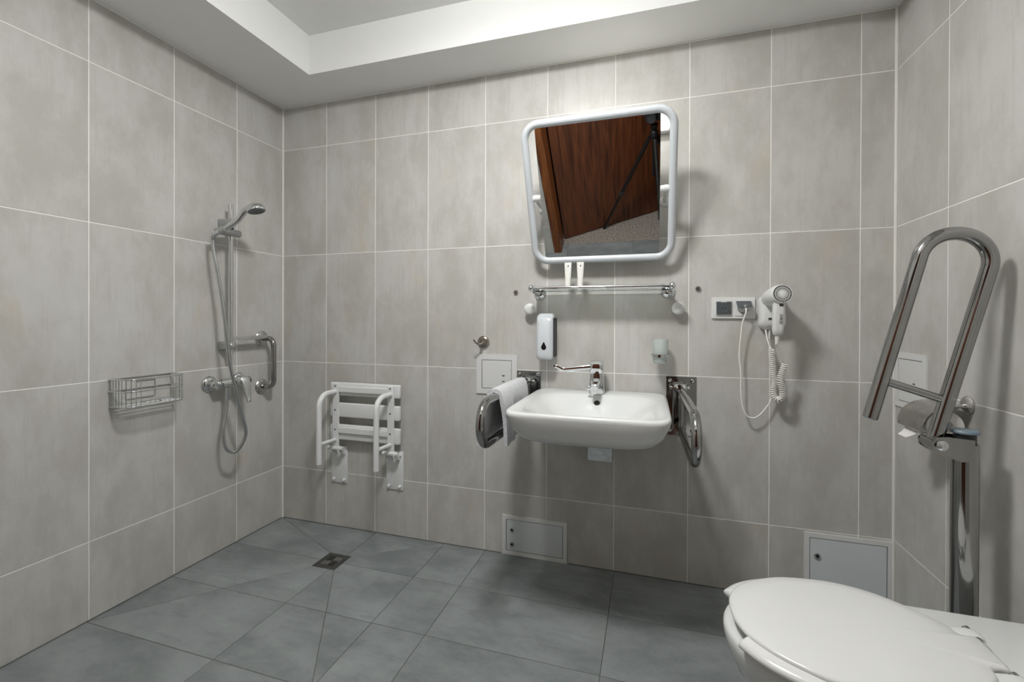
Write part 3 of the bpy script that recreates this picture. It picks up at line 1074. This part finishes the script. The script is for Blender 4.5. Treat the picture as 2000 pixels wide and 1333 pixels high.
bm = B(); box(bm, (2.462, -0.0592, 1.138), (2.477, -0.0578, 1.147))
link('printed_mark', bm, 'grey_print', t)
# cords
bm = B()
sweep(bm, [(2.475, -0.133, 1.08), (2.474, -0.131, 1.045)], [0.0078, 0.0055], 12)
for k in range(4):
    lathe(bm, [(0.0085 - k * 0.0005, -0.0015), (0.0085 - k * 0.0005, 0.0015)], (2.475, -0.1325 , 1.07 - k * 0.006), (0, 0, 1), 12)
link('strain_relief', bm, 'cord_white', handle, 40)
bm = B()
sweep(bm, spline([(2.474, -0.131, 1.047), (2.474, -0.125, 1.041), (2.488, -0.11, 1.006), (2.508, -0.095, 0.974), (2.513, -0.09, 0.966)], 6), 0.0032, 8)
sweep(bm, spline([(2.458, -0.03, 1.10), (2.462, -0.045, 1.061), (2.468, -0.05, 1.037), (2.473, -0.055, 1.020)], 6), 0.0032, 8)
path = spline([(2.473, -0.055, 1.023), (2.477, -0.055, 0.976), (2.482, -0.055, 0.925), (2.486, -0.057, 0.884), (2.478, -0.058, 0.853), (2.486, -0.06, 0.830), (2.500, -0.065, 0.822), (2.511, -0.070, 0.842), (2.506, -0.078, 0.874), (2.498, -0.084, 0.902), (2.504, -0.088, 0.935), (2.513, -0.09, 0.966)], 30)
# helix around the path
cum = [0.0]
for a, b in zip(path, path[1:]):
    cum.append(cum[-1] + (b - a).length)
total = cum[-1]
pitch, hr = 0.0078, 0.0098
steps = int(total / pitch * 12)
hp = []
fu = None
ci = 0
for k in range(steps + 1):
    s = total * k / steps
    while ci < len(cum) - 2 and cum[ci + 1] < s:
        ci += 1
    f = (s - cum[ci]) / max(1e-9, cum[ci + 1] - cum[ci])
    p = path[ci].lerp(path[ci + 1], f)
    tg = (path[ci + 1] - path[ci]).normalized()
    if fu is None:
        fu, _ = frame_of(tg)
    fu = (fu - tg * fu.dot(tg)).normalized()
    fw = tg.cross(fu)
    a = 2 * math.pi * s / pitch
    hp.append(p + (fu * math.cos(a) + fw * math.sin(a)) * hr)
sweep(bm, hp, 0.0029, 6)
link('coiled_cord', bm, 'cord_white', t, 60)
bm = B()
sweep(bm, spline([(2.382, -0.046, 1.187), (2.382, -0.055, 1.178), (2.381, -0.056, 1.166), (2.37, -0.05, 1.124), (2.365, -0.045, 1.066), (2.361, -0.04, 0.992), (2.367, -0.04, 0.919), (2.367, -0.04, 0.856), (2.372, -0.04, 0.794), (2.385, -0.04, 0.752), (2.41, -0.038, 0.738), (2.437, -0.035, 0.751), (2.462, -0.033, 0.783), (2.478, -0.032, 0.815), (2.486, -0.031, 0.87), (2.484, -0.03, 0.95), (2.472, -0.03, 1.04), (2.473, -0.03, 1.10)], 8), 0.0034, 8)
link('power_cord', bm, 'cord_white', t, 60)
bm = B()
lathe(bm, [(0.0175, 0), (0.0178, 0.018), (0.014, 0.028), (0.008, 0.036), (0.0045, 0.04)], (2.381, -0.0125, 1.186), (0, -1, -0.02), 24)
link('plug', bm, 'slider_grey', t, 40)

# ------------------------------------------------------------------ shower rail, hand shower, mixer
RXp, RYp = 0.055, -0.379
t = thing('shower_rail', 'chrome vertical shower rail with sliding holder on the left wall', 'shower rail', (0.0, RYp, 0.965))
bm = B(); sweep(bm, [(RXp, RYp, 0.962), (RXp, RYp, 1.692)], 0.0112, 16)
link('rail_tube', bm, 'chrome', t, 50)
for z in (1.602, 1.004):
    bm = B()
    rings = []
    for x, w, h in ((0.0005, 0.048, 0.042), (0.012, 0.05, 0.042), (0.055, 0.042, 0.036), (0.072, 0.036, 0.032), (0.078, 0.024, 0.022)):
        rings.append([(x, RYp + a, z + b) for a, b in rrect(w, h, 0.0105, 5)])
    loft(bm, rings)
    link('wall_bracket', bm, 'slider_grey', t, 50)
bm = B()
lathe(bm, [(0.012, 0), (0.0175, 0.004), (0.0185, 0.03), (0.0175, 0.06), (0.0165, 0.10), (0.0155, 0.128), (0.012, 0.132)], (RXp + 0.002, -0.332, 1.556), (0.06, -1, -0.05), 24)
sl = link('slider', bm, 'slider_grey', t, 50)
bm = B(); lathe(bm, [(0.010, -0.012), (0.0125, -0.006), (0.0125, 0.006), (0.010, 0.012)], (RXp, RYp, 1.577), (0, 0, 1), 18)
link('slider_collar', bm, 'black', sl, 40)
hd = Vector((0.14, 0.077, 0.105)).normalized()      # axis of the hand shower handle
hb = Vector((0.088, -0.482, 1.530))                 # hose end of the handle
bm = B(); lathe(bm, [(0.0135, -0.012), (0.0175, -0.010), (0.0185, 0.012), (0.0155, 0.014)], hb + hd * 0.03, hd, 22)
link('holder_cup', bm, 'slider_grey', sl, 40)
bm = B(); box(bm, (0.047, -0.372, 1.029), (0.063, -0.165, 1.051), 0.002, 2)
link('support_arm', bm, 'chrome', t, 40)

t = thing('hand_shower', 'chrome hand shower and ribbed metal hose hanging on the shower rail', 'hand shower', hb)
HC = Vector((0.243, -0.408, 1.645))
hn = Vector((0.26, 0.06, -0.96)).normalized()
bm = B()
hpth = spline([hb, hb + hd * 0.05, hb + hd * 0.105 + Vector((0, 0, 0.006)), Vector((0.198, -0.426, 1.642)), HC - hn * 0.02 + Vector((0.0, 0, 0.002))], 8)
nh = len(hpth)
sweep(bm, hpth, [0.0115 + 0.0045 * (i / nh) for i in range(nh)], 16)
link('handle', bm, 'chrome', t, 50)
bm = B()
lathe(bm, [(0.001, -0.030), (0.02, -0.028), (0.034, -0.020), (0.0405, -0.008), (0.042, 0.0), (0.0405, 0.005), (0.037, 0.006)], HC, hn, 32)
head = link('shower_head', bm, 'chrome', t, 50)
bm = B(); lathe(bm, [(0.0365, 0.0055), (0.0365, 0.0075), (0.02, 0.0085), (0.001, 0.0085)], HC, hn, 32)
fp = link('spray_face', bm, 'grey_print', head, 40)
hu, hw = frame_of(hn)
bm = B()
for rr, cnt in ((0.010, 6), (0.019, 12), (0.028, 18), (0.034, 22)):
    for k in range(cnt):
        a = 2 * math.pi * k / cnt
        lathe(bm, [(0.0013, 0), (0.001, 0.0018)], HC + hn * 0.0077 + (hu * math.cos(a) + hw * math.sin(a)) * rr, hn, 6)
link('spray_nozzles', bm, 'chrome', head, 40)
bm = B(); lathe(bm, [(0.0095, -0.018), (0.0115, -0.016), (0.012, 0.0), (0.0115, 0.004)], hb, hd, 18)
link('hose_nut', bm, 'chrome', t, 40)
ctrl = [hb - hd * 0.012, hb + Vector((-0.012, -0.006, -0.03)), (0.078, -0.487, 1.455), (0.088, -0.481, 1.386), (0.10, -0.471, 1.286), (0.115, -0.462, 1.143), (0.125, -0.447, 0.951), (0.135, -0.415, 0.775), (0.135, -0.385, 0.665), (0.132, -0.362, 0.585), (0.125, -0.378, 0.528), (0.11, -0.404, 0.498), (0.095, -0.436, 0.522), (0.082, -0.440, 0.60), (0.072, -0.418, 0.69), (0.066, -0.402, 0.762)]
hs = spline(ctrl, 26)
bm = B(); sweep(bm, hs, [0.0072 if i % 2 else 0.0082 for i in range(len(hs))], 10)
link('hose', bm, 'hose_metal', t, 70)

t = thing('shower_mixer', 'chrome shower mixer tap on the left wall below the shower rail', 'shower mixer', (0, -0.369, 0.826))
for y in (-0.449, -0.289):
    bm = B(); lathe(bm, [(0.037, 0), (0.038, 0.004), (0.034, 0.012), (0.024, 0.018), (0.015, 0.020)], (0.0005, y, 0.826), (1, 0, 0), 32)
    link('wall_rosette', bm, 'chrome', t, 40)
    bm = B(); lathe(bm, [(0.0165, 0.012), (0.0165, 0.022), (0.018, 0.023), (0.018, 0.048), (0.0165, 0.05)], (0.0, y, 0.826), (1, 0, 0), 8)
    link('union_nut', bm, 'chrome', t)
bm = B(); lathe(bm, [(0.017, -0.092), (0.0195, -0.09), (0.0205, -0.05), (0.023, -0.03), (0.0245, 0), (0.023, 0.03), (0.0205, 0.05), (0.0195, 0.09), (0.017, 0.092)], (0.058, -0.369, 0.826), (0, 1, 0), 28)
body = link('mixer_body', bm, 'chrome', t, 50)
bm = B(); lathe(bm, [(0.013, 0), (0.013, 0.03), (0.0115, 0.032), (0.0115, 0.06)], (0.065, -0.402, 0.808), (0, 0, -1), 18)
link('hose_outlet', bm, 'chrome', t, 40)
bm = B(); lathe(bm, [(0.026, 0), (0.0275, 0.004), (0.0275, 0.03), (0.024, 0.036), (0.001, 0.038)], (0.070, -0.349, 0.830), (1, 0, 0.15), 28)
cp = link('cartridge_cap', bm, 'chrome', t, 40)
bm = B()
rings = []
for p, w, h in (((0.098, -0.343, 0.846), 0.050, 0.018), ((0.112, -0.345, 0.826), 0.046, 0.016), ((0.124, -0.347, 0.790), 0.036, 0.012), ((0.134, -0.348, 0.745), 0.026, 0.009), ((0.138, -0.348, 0.728), 0.018, 0.006)):
    rings.append([(p[0] + b, p[1] + a, p[2] + b * 0.3) for a, b in rrect(w, h, h * 0.4, 4)])
loft(bm, rings)
link('lever', bm, 'chrome', cp, 50)

# grab bar right of the rail
GY = -0.149
t = thing('grab_bar', 'short vertical steel grab bar beside the shower rail', 'grab bar', (0, GY, 0.772))
for z in (1.032, 0.772):
    bm = B(); lathe(bm, [(0.039, 0), (0.040, 0.004), (0.034, 0.011), (0.019, 0.014)], (0.0005, GY, z), (1, 0, 0), 32)
    link('wall_flange', bm, 'brushed', t, 40)
bm = B(); sweep(bm, fillet([(0.008, GY, 1.032), (0.085, GY, 1.032), (0.085, GY, 0.772), (0.008, GY, 0.772)], 0.045, 8), 0.0135, 18)
link('bar_tube', bm, 'steel', t, 50)

# ------------------------------------------------------------------ wire basket
t = thing('wire_basket', 'chrome wire soap basket on the left wall', 'basket', (0, -0.745, 0.788))
ya, yb, xd, rc = -0.857, -0.628, 0.105, 0.04
def outline(z, n=7):
    return fillet([(0.004, ya, z), (xd, ya, z), (xd, yb, z), (0.004, yb, z)], [0, rc, rc, 0], n)
for z, r, nm in ((0.898, 0.0034, 'top_rim'), (0.851, 0.0034, 'middle_rim'), (0.792, 0.0022, 'bottom_rim')):
    bm = B(); sweep(bm, outline(z), r, 8)
    sweep(bm, [(0.004, ya, z), (0.004, yb, z)], r * 0.8, 8)
    link(nm, bm, 'chrome', t, 50)
def walk(pts, k):
    cum = [0]
    for a, b in zip(pts, pts[1:]):
        cum.append(cum[-1] + (b - a).length)
    def at(s):
        for i in range(len(cum) - 1):
            if cum[i + 1] >= s:
                return pts[i].lerp(pts[i + 1], (s - cum[i]) / (cum[i + 1] - cum[i]))
        return pts[-1]
    return cum[-1], at
tot, at = walk([Vector(p) for p in outline(0.0)], 0)
for side in (0, 1):
    for k in range(9):
        s = 0.006 + k * 0.0155
        p = at(s if side == 0 else tot - s)
        bm = B(); sweep(bm, [(p.x, p.y, 0.898), (p.x, p.y, 0.792)], 0.0016, 6)
        link('upright_wire', bm, 'chrome', t, 50)
for k in range(9):
    x = 0.010 + k * 0.0115
    e = 0.0 if x < xd - rc else rc - math.sqrt(max(0, rc * rc - (x - xd + rc) ** 2))
    bm = B(); sweep(bm, [(x, ya + e, 0.790), (x, yb - e, 0.790)], 0.0016, 6)
    link('bottom_wire', bm, 'chrome', t, 50)
bm = B()
sweep(bm, fillet([(0.005, -0.80, 0.845), (0.005, -0.80, 0.812), (0.005, -0.69, 0.812), (0.005, -0.69, 0.882), (0.005, -0.76, 0.882)], 0.004, 3), 0.0018, 6)
link('hanger_wire', bm, 'chrome', t, 50)

# ------------------------------------------------------------------ fold-up shower seat
t = thing('shower_bench', 'white slatted shower seat folded up against the back wall', 'shower seat', (0.57, 0, 0.245))
for z0, z1 in ((0.727, 0.797), (0.612, 0.688), (0.490, 0.572)):
    bm = B(); box(bm, (0.361, -0.046, z0), (0.784, -0.022, z1), 0.007, 3)
    sl_ = link('seat_slat', bm, 'white_paint', t, 40)
for x in (0.405, 0.740):
    bm = B(); box(bm, (x - 0.018, -0.060, 0.452), (x + 0.018, -0.046, 0.792), 0.002)
    link('side_rail', bm, 'white_paint', t)
    for z in (0.780, 0.652, 0.548):
        bm = B(); lathe(bm, [(0.0045, 0), (0.004, 0.0015)], (x, -0.0602, z), (0, -1, 0), 12)
        link('screw', bm, 'grey_print', t)
    bm = B(); sweep(bm, fillet([(x, -0.056, 0.750), (x, -0.180, 0.750), (x, -0.180, 0.398)], 0.095, 12), 0.0135, 18)
    tb = link('support_tube', bm, 'white_paint', t, 50)
    bm = B(); sweep(bm, [(x, -0.176, 0.497), (x, -0.056, 0.492)], 0.010, 14)
    link('tube_brace', bm, 'white_paint', tb, 50)
for z0, z1 in ((0.748, 0.778), (0.530, 0.560)):
    bm = B(); box(bm, (0.423, -0.058, z0), (0.722, -0.047, z1), 0.002)
    link('cross_rail', bm, 'white_paint', t)
for x, px0, px1 in ((0.405, 0.339, 0.440), (0.740, 0.684, 0.784)):
    bm = B(); box(bm, (px0, -0.006, 0.243), (px1, -0.0005, 0.447), 0.002, 2)
    pl = link('wall_plate', bm, 'white_paint', t, 40)
    for bx in (px0 + 0.018, px1 - 0.018):
        for bz in (0.262, 0.428):
            bm = B(); lathe(bm, [(0.0085, 0), (0.0095, 0.005), (0.007, 0.011), (0.001, 0.013)], (bx, -0.006, bz), (0, -1, 0), 14)
            link('bolt_cap', bm, 'white_paint', pl, 40)
    for s in (-0.024, 0.024):
        bm = B(); prism(bm, [(x + s - 0.003, y, z) for y, z in ((-0.006, 0.44), (-0.055, 0.46), (-0.068, 0.45), (-0.068, 0.43), (-0.006, 0.40))], (0.006, 0, 0))
        link('hinge_lug', bm, 'white_paint', t)
    bm = B(); lathe(bm, [(0.001, -0.047), (0.010, -0.045), (0.010, -0.034), (0.012, -0.033), (0.012, 0.033), (0.010, 0.034), (0.010, 0.043), (0.001, 0.046)], (x, -0.056, 0.447), (1, 0, 0), 18)
    link('hinge_pin', bm, 'white_paint', t, 40)

# ------------------------------------------------------------------ floor drain
t = thing('floor_drain', 'square dark steel floor drain grate with basket-weave slots', 'drain', (0.5865, -0.305, 0.0))
bm = B(); box(bm, (0.5275, -0.3645, -0.006), (0.6455, -0.2455, 0.0006), 0.001)
link('grate_plate', bm, 'drain_steel', t)
for qi, (qx, qy, horiz) in enumerate(((-1, 1, True), (1, 1, False), (1, -1, True), (-1, -1, False))):
    for k in (-1, 0, 1):
        cx, cy = 0.5865 + qx * 0.0195, -0.305 + qy * 0.0195
        dx, dy = (0.015, 0.0036) if horiz else (0.0036, 0.015)
        ox, oy = (0, k * 0.0125) if horiz else (k * 0.0125, 0)
        bm = B(); prism(bm, [(cx + ox + x, cy + oy + y, 0.0006) for x, y in rrect(dx * 2, dy * 2, 0.0034, 4)], (0, 0, 0.0004))
        link('slot', bm, 'black' if qi % 2 == 0 else 'brushed', t)

# ------------------------------------------------------------------ toilet
YA = -0.906
t = thing('toilet', 'white long-projection toilet with its lid closed, at the right wall', 'toilet', (2.60, YA, 0.0))
def bowl_ring(x0, w, z, xb=W - 0.001, a=0.26, n=40):
    o = []
    for k in range(n + 1):
        th = -math.pi / 2 + math.pi * k / n
        o.append((x0 + a - a * math.cos(th), YA + w * math.sin(th) * (1 - 0.0), z))
    for k in range(1, 12):
        o.append((x0 + a + (xb - x0 - a) * k / 11, YA + w, z))
    for k in range(1, 12):
        o.append((xb, YA + w - 2 * w * k / 11, z))
    for k in range(1, 11):
        o.append((xb - (xb - x0 - a) * k / 11, YA - w, z))
    return o
bm = B()
loft(bm, [bowl_ring(2.37, 0.118, 0.0), bowl_ring(2.375, 0.114, 0.03), bowl_ring(2.37, 0.112, 0.12), bowl_ring(2.325, 0.125, 0.20), bowl_ring(2.26, 0.150, 0.27),
          bowl_ring(2.205, 0.180, 0.335), bowl_ring(2.186, 0.193, 0.375), bowl_ring(2.178, 0.198, 0.405), bowl_ring(2.178, 0.1985, 0.420), bowl_ring(2.182, 0.1955, 0.4265), bowl_ring(2.190, 0.188, 0.4285)])
link('bowl', bm, 'ceramic', t, 50)

LID = [(2.1925, 0.0), (2.194, 0.028), (2.199, 0.052), (2.212, 0.083), (2.235, 0.112), (2.268, 0.140), (2.318, 0.168), (2.36, 0.181), (2.42, 0.189),
       (2.47, 0.188), (2.53, 0.171), (2.575, 0.143), (2.61, 0.110), (2.630, 0.090), (2.641, 0.072), (2.646, 0.052), (2.660, 0.046), (2.675, 0.045), (2.679, 0.040)]
def lid_outline(off=0.0, per=4):
    side = spline([(x, y, 0) for x, y in LID], per)
    up = [Vector((p.x, p.y, 0)) for p in side]
    full = up + [Vector((p.x, -p.y, 0)) for p in up[::-1][:-1]]
    out = []
    N = len(full)
    for i, p in enumerate(full):
        tg = (full[(i + 1) % N] - full[i - 1]).normalized()
        nn = Vector((-tg.y, tg.x, 0))
        out.append(p + nn * off)
    return out
def lid_ring(off, z, crown=0.0):
    return [(p.x, YA + p.y, z) for p in lid_outline(off)]
bm = B()
c = (2.43, YA)
rings = [lid_ring(-0.006, 0.4505), lid_ring(0.0, 0.4525), lid_ring(0.001, 0.457), lid_ring(-0.001, 0.4605), lid_ring(-0.006, 0.4630)]
base = lid_outline(-0.006)
for f, z in ((0.85, 0.4655), (0.65, 0.4675), (0.4, 0.4690), (0.15, 0.4697)):
    rings.append([(c[0] + (p.x - c[0]) * f, YA + p.y * f, z) for p in base])
loft(bm, rings)
link('lid', bm, 'toilet_plastic', t, 50)
# horseshoe seat, open at the front
bm = B()
side = [p for p in spline([(x, y, 0) for x, y in LID], 4)]
cl = []
for p in side:
    cl.append(p)
ctr = [(2.2165, 0.071), (2.228, 0.088), (2.250, 0.113), (2.285, 0.137), (2.335, 0.158), (2.40, 0.166), (2.47, 0.164), (2.53, 0.147), (2.575, 0.115), (2.60, 0.07), (2.606, 0.0)]
half = spline([(x, y, 0) for x, y in ctr], 6)
full = [Vector((p.x, YA + p.y, 0.4410)) for p in half] + [Vector((p.x, YA - p.y, 0.4410)) for p in half[::-1][1:]]
n = len(full)
def seat_w(i):
    f = min(i, n - 1 - i)
    return 0.036 * min(1.0, 0.35 + f * 0.22) if f < 3 else 0.036
# pad with rounded ends
wl = [seat_w(i) for i in range(n)]
sweep(bm, full, wl, 16, flat=0.40, ref=Vector((0, 0, 1)))
link('seat', bm, 'toilet_plastic', t, 60)
for s in (-1, 1):
    y = YA + s * 0.068
    bm = B(); lathe(bm, [(0.018, 0), (0.018, 0.004), (0.012, 0.008), (0.011, 0.016)], (2.683, y, 0.4285), (0, 0, 1), 20)
    hg = link('hinge_foot', bm, 'chrome', t, 40)
    bm = B(); lathe(bm, [(0.001, -0.026), (0.009, -0.024), (0.009, 0.024), (0.001, 0.026)], (2.683, y, 0.4485), (0, 1, 0), 16)
    link('hinge_pin', bm, 'chrome', hg, 40)
    bm = B()
    rings = []
    for x, zc, w, h in ((2.628, 0.447, 0.036, 0.012), (2.65, 0.448, 0.034, 0.014), (2.672, 0.449, 0.030, 0.020), (2.690, 0.449, 0.030, 0.020), (2.698, 0.448, 0.026, 0.012)):
        rings.append([(x, y + a, zc + b) for a, b in rrect(w, h, 0.005, 4)])
    loft(bm, rings)
    link('hinge_lug', bm, 'toilet_plastic', t, 50)

# ------------------------------------------------------------------ floor post with fold-up support rail
PX, PY = 2.800, -0.592
t = thing('toilet_support_rail', 'tall steel floor post with folded-up looped support rail beside the toilet', 'support rail', (PX, PY, 0))
bm = B(); lathe(bm, [(0.028, 0.008), (0.028, 0.815)], (PX, PY, 0), (0, 0, 1), 32)
link('post', bm, 'steel', t, 40)
bm = B(); lathe(bm, [(0.06, 0.0005), (0.06, 0.006), (0.055, 0.009), (0.03, 0.010)], (PX, PY, 0), (0, 0, 1), 32)
link('floor_flange', bm, 'steel', t, 40)
bm = B(); lathe(bm, [(0.0225, 0.815), (0.0225, 0.842)], (PX, PY, 0), (0, 0, 1), 24)
link('neck', bm, 'dark_plastic', t, 40)
bm = B(); lathe(bm, [(0.010, 0.841), (0.0285, 0.842), (0.0295, 0.846), (0.0275, 0.850), (0.001, 0.851)], (PX, PY, 0), (0, 0, 1), 32)
link('post_cap', bm, 'cap_blue', t, 40)
HX, HZ = 2.7335, 0.812
for s in (-1, 1):
    bm = B()
    prism(bm, [(x, PY + s * 0.030 - 0.0025, z) for x, z in ((2.804, 0.775), (2.804, 0.830), (2.746, 0.834), (2.727, 0.831), (2.714, 0.818), (2.716, 0.799), (2.734, 0.786), (2.778, 0.772))], (0, 0.005, 0))
    link('bracket_cheek', bm, 'steel', t)
    bm = B(); lathe(bm, [(0.014, 0), (0.013, 0.006), (0.006, 0.009), (0.001, 0.0095)], (HX, PY + s * 0.0325, HZ), (0, s, 0), 20)
    link('hinge_bolt', bm, 'chrome', t, 40)
bm = B(); lathe(bm, [(0.019, -0.027), (0.019, 0.027)], (HX, PY, HZ), (0, 1, 0), 24)
link('hinge_barrel', bm, 'steel', t, 40)
axis = Vector((0.242, 0, 0.97)).normalized()
perp = Vector((-axis.z, 0, axis.x))
h0 = Vector((HX, PY, HZ))
sep = 0.152
top0 = h0 + axis * 0.550
bm = B()
pts = fillet([h0, top0, top0 + perp * sep, h0 + perp * sep + axis * 0.020], [0, 0.0755, 0.0755, 0], 14)
sweep(bm, pts, 0.0178, 22)
link('rail_tube', bm, 'steel', t, 50)
bm = B()
q = h0 + axis * 0.116
sweep(bm, [q, q + perp * sep + axis * 0.012], 0.0105, 16)
link('cross_tube', bm, 'steel', t, 50)
bm = B(); e = h0 + perp * sep + axis * 0.020
lathe(bm, [(0.0174, 0.0), (0.0174, 0.002), (0.014, 0.003)], e, -axis, 22)
link('end_cap', bm, 'cap_blue', t, 40)

# ------------------------------------------------------------------ toilet paper holder and roll
t = thing('paper_holder', 'brushed steel toilet paper holder with curved cover on the right wall', 'paper holder', (W, -0.38, 0.83))
bm = B(); lathe(bm, [(0.026, 0), (0.027, 0.004), (0.02, 0.011), (0.01, 0.014)], (W - 0.0005, -0.410, 0.888), (-1, 0, 0), 28)
link('wall_rosette', bm, 'brushed', t, 40)
bm = B()
sweep(bm, fillet([(W - 0.008, -0.410, 0.888), (W - 0.062, -0.432, 0.876), (W - 0.062, -0.432, 0.822), (W - 0.062, -0.310, 0.822)], 0.010, 5), 0.0055, 12)
link('roll_arm', bm, 'brushed', t, 50)
bm = B()
cov = [(W - 0.016, 0.884), (W - 0.045, 0.886), (W - 0.080, 0.879), (W - 0.108, 0.860), (W - 0.124, 0.833), (W - 0.128, 0.805)]
cs = spline([(x, 0, z) for x, z in cov], 5)
rings = [[(p.x, yv, p.z) for p in cs] + [(p.x + 0.0018, yv, p.z - 0.0018) for p in cs[::-1]] for yv in (-0.437, -0.303)]
loft(bm, rings)
link('cover', bm, 'brushed', t, 50)
t = thing('toilet_paper', 'white toilet paper roll with loose end under the steel cover', 'toilet roll', (W - 0.062, -0.37, 0.77))
bm = B()
lathe(bm, [(0.020, -0.05), (0.046, -0.05), (0.0465, -0.048), (0.0465, 0.048), (0.046, 0.05), (0.020, 0.05), (0.020, -0.05)], (W - 0.062, -0.372, 0.822), (0, 1, 0), 36, cap=False)
link('roll', bm, 'paper', t, 40)
bm = B()
fl = spline([(W - 0.1085, 0, 0.827), (W - 0.112, 0, 0.806), (W - 0.120, 0, 0.786), (W - 0.134, 0, 0.772)], 5)
rings = []
for i, p in enumerate(fl):
    y0, y1 = -0.421 + 0.055 * i / len(fl), -0.323
    rings.append([(p.x, y0, p.z), (p.x, y1, p.z), (p.x - 0.0008, y1, p.z), (p.x - 0.0008, y0, p.z)])
loft(bm, rings)
link('loose_end', bm, 'paper', t)

# ------------------------------------------------------------------ tripod and camera (seen in the mirror)
tb = CAM - FX * 0.11 - Vector((0, 0, 0.16))
t = thing('tripod', 'black camera tripod with extended legs standing in the doorway', 'tripod', (tb.x, tb.y, 0))
bm = B(); lathe(bm, [(0.028, 0), (0.032, 0.01), (0.032, 0.05), (0.024, 0.06), (0.016, 0.065), (0.024, 0.08), (0.026, 0.098), (0.03, 0.10), (0.03, 0.108)], tb - Vector((0, 0, 0.03)), (0, 0, 1), 20)
link('ball_head', bm, 'black', t, 40)
bm = B(); sweep(bm, [tb - Vector((0, 0, 0.03)), tb - Vector((0, 0, 0.36))], 0.013, 14)
link('centre_column', bm, 'black', t, 40)
for fx, fy in ((1.575, -2.275), (2.13, -1.62), (2.36, -2.47)):
    a = tb + Vector((0, 0, -0.03)) + (Vector((fx, fy, 0)) - Vector((tb.x, tb.y, 0))).normalized() * 0.035
    f = Vector((fx, fy, 0.012))
    m1 = a.lerp(f, 0.56)
    bm = B(); sweep(bm, [a, m1], [0.0165, 0.0155], 14)
    lg = link('leg', bm, 'black', t, 40)
    bm = B(); sweep(bm, [a.lerp(f, 0.54), a.lerp(f, 0.60)], 0.019, 14)
    link('leg_lock', bm, 'dark_plastic', lg, 40)
    bm = B(); sweep(bm, [m1, f], 0.0115, 12); lathe(bm, [(0.014, 0), (0.016, 0.012), (0.012, 0.03)], Vector((fx, fy, 0.0003)), (0, 0, 1), 14)
    link('lower_leg', bm, 'black', lg, 40)
bc = CAM - FX * 0.125
t = thing('photo_camera', 'black camera with wide lens on the tripod, seen in the mirror', 'camera', bc)
rot = Matrix((RX, FX, UX)).transposed()
bm = B(); box(bm, bc - Vector((0.068, 0.034, 0.048)), bc + Vector((0.068, 0.034, 0.048)), 0.012, 3, rot=rot)
box(bm, bc + Vector((-0.028, -0.028, 0.044)), bc + Vector((0.028, 0.03, 0.072)), 0.008, 2)
link('camera_body', bm, 'black', t, 50)
bm = B(); lathe(bm, [(0.034, 0), (0.036, 0.01), (0.036, 0.05), (0.039, 0.055), (0.039, 0.075), (0.034, 0.076), (0.032, 0.07), (0.001, 0.066)], bc + FX * 0.03, FX, 32)
link('lens', bm, 'dark_plastic', t, 40)
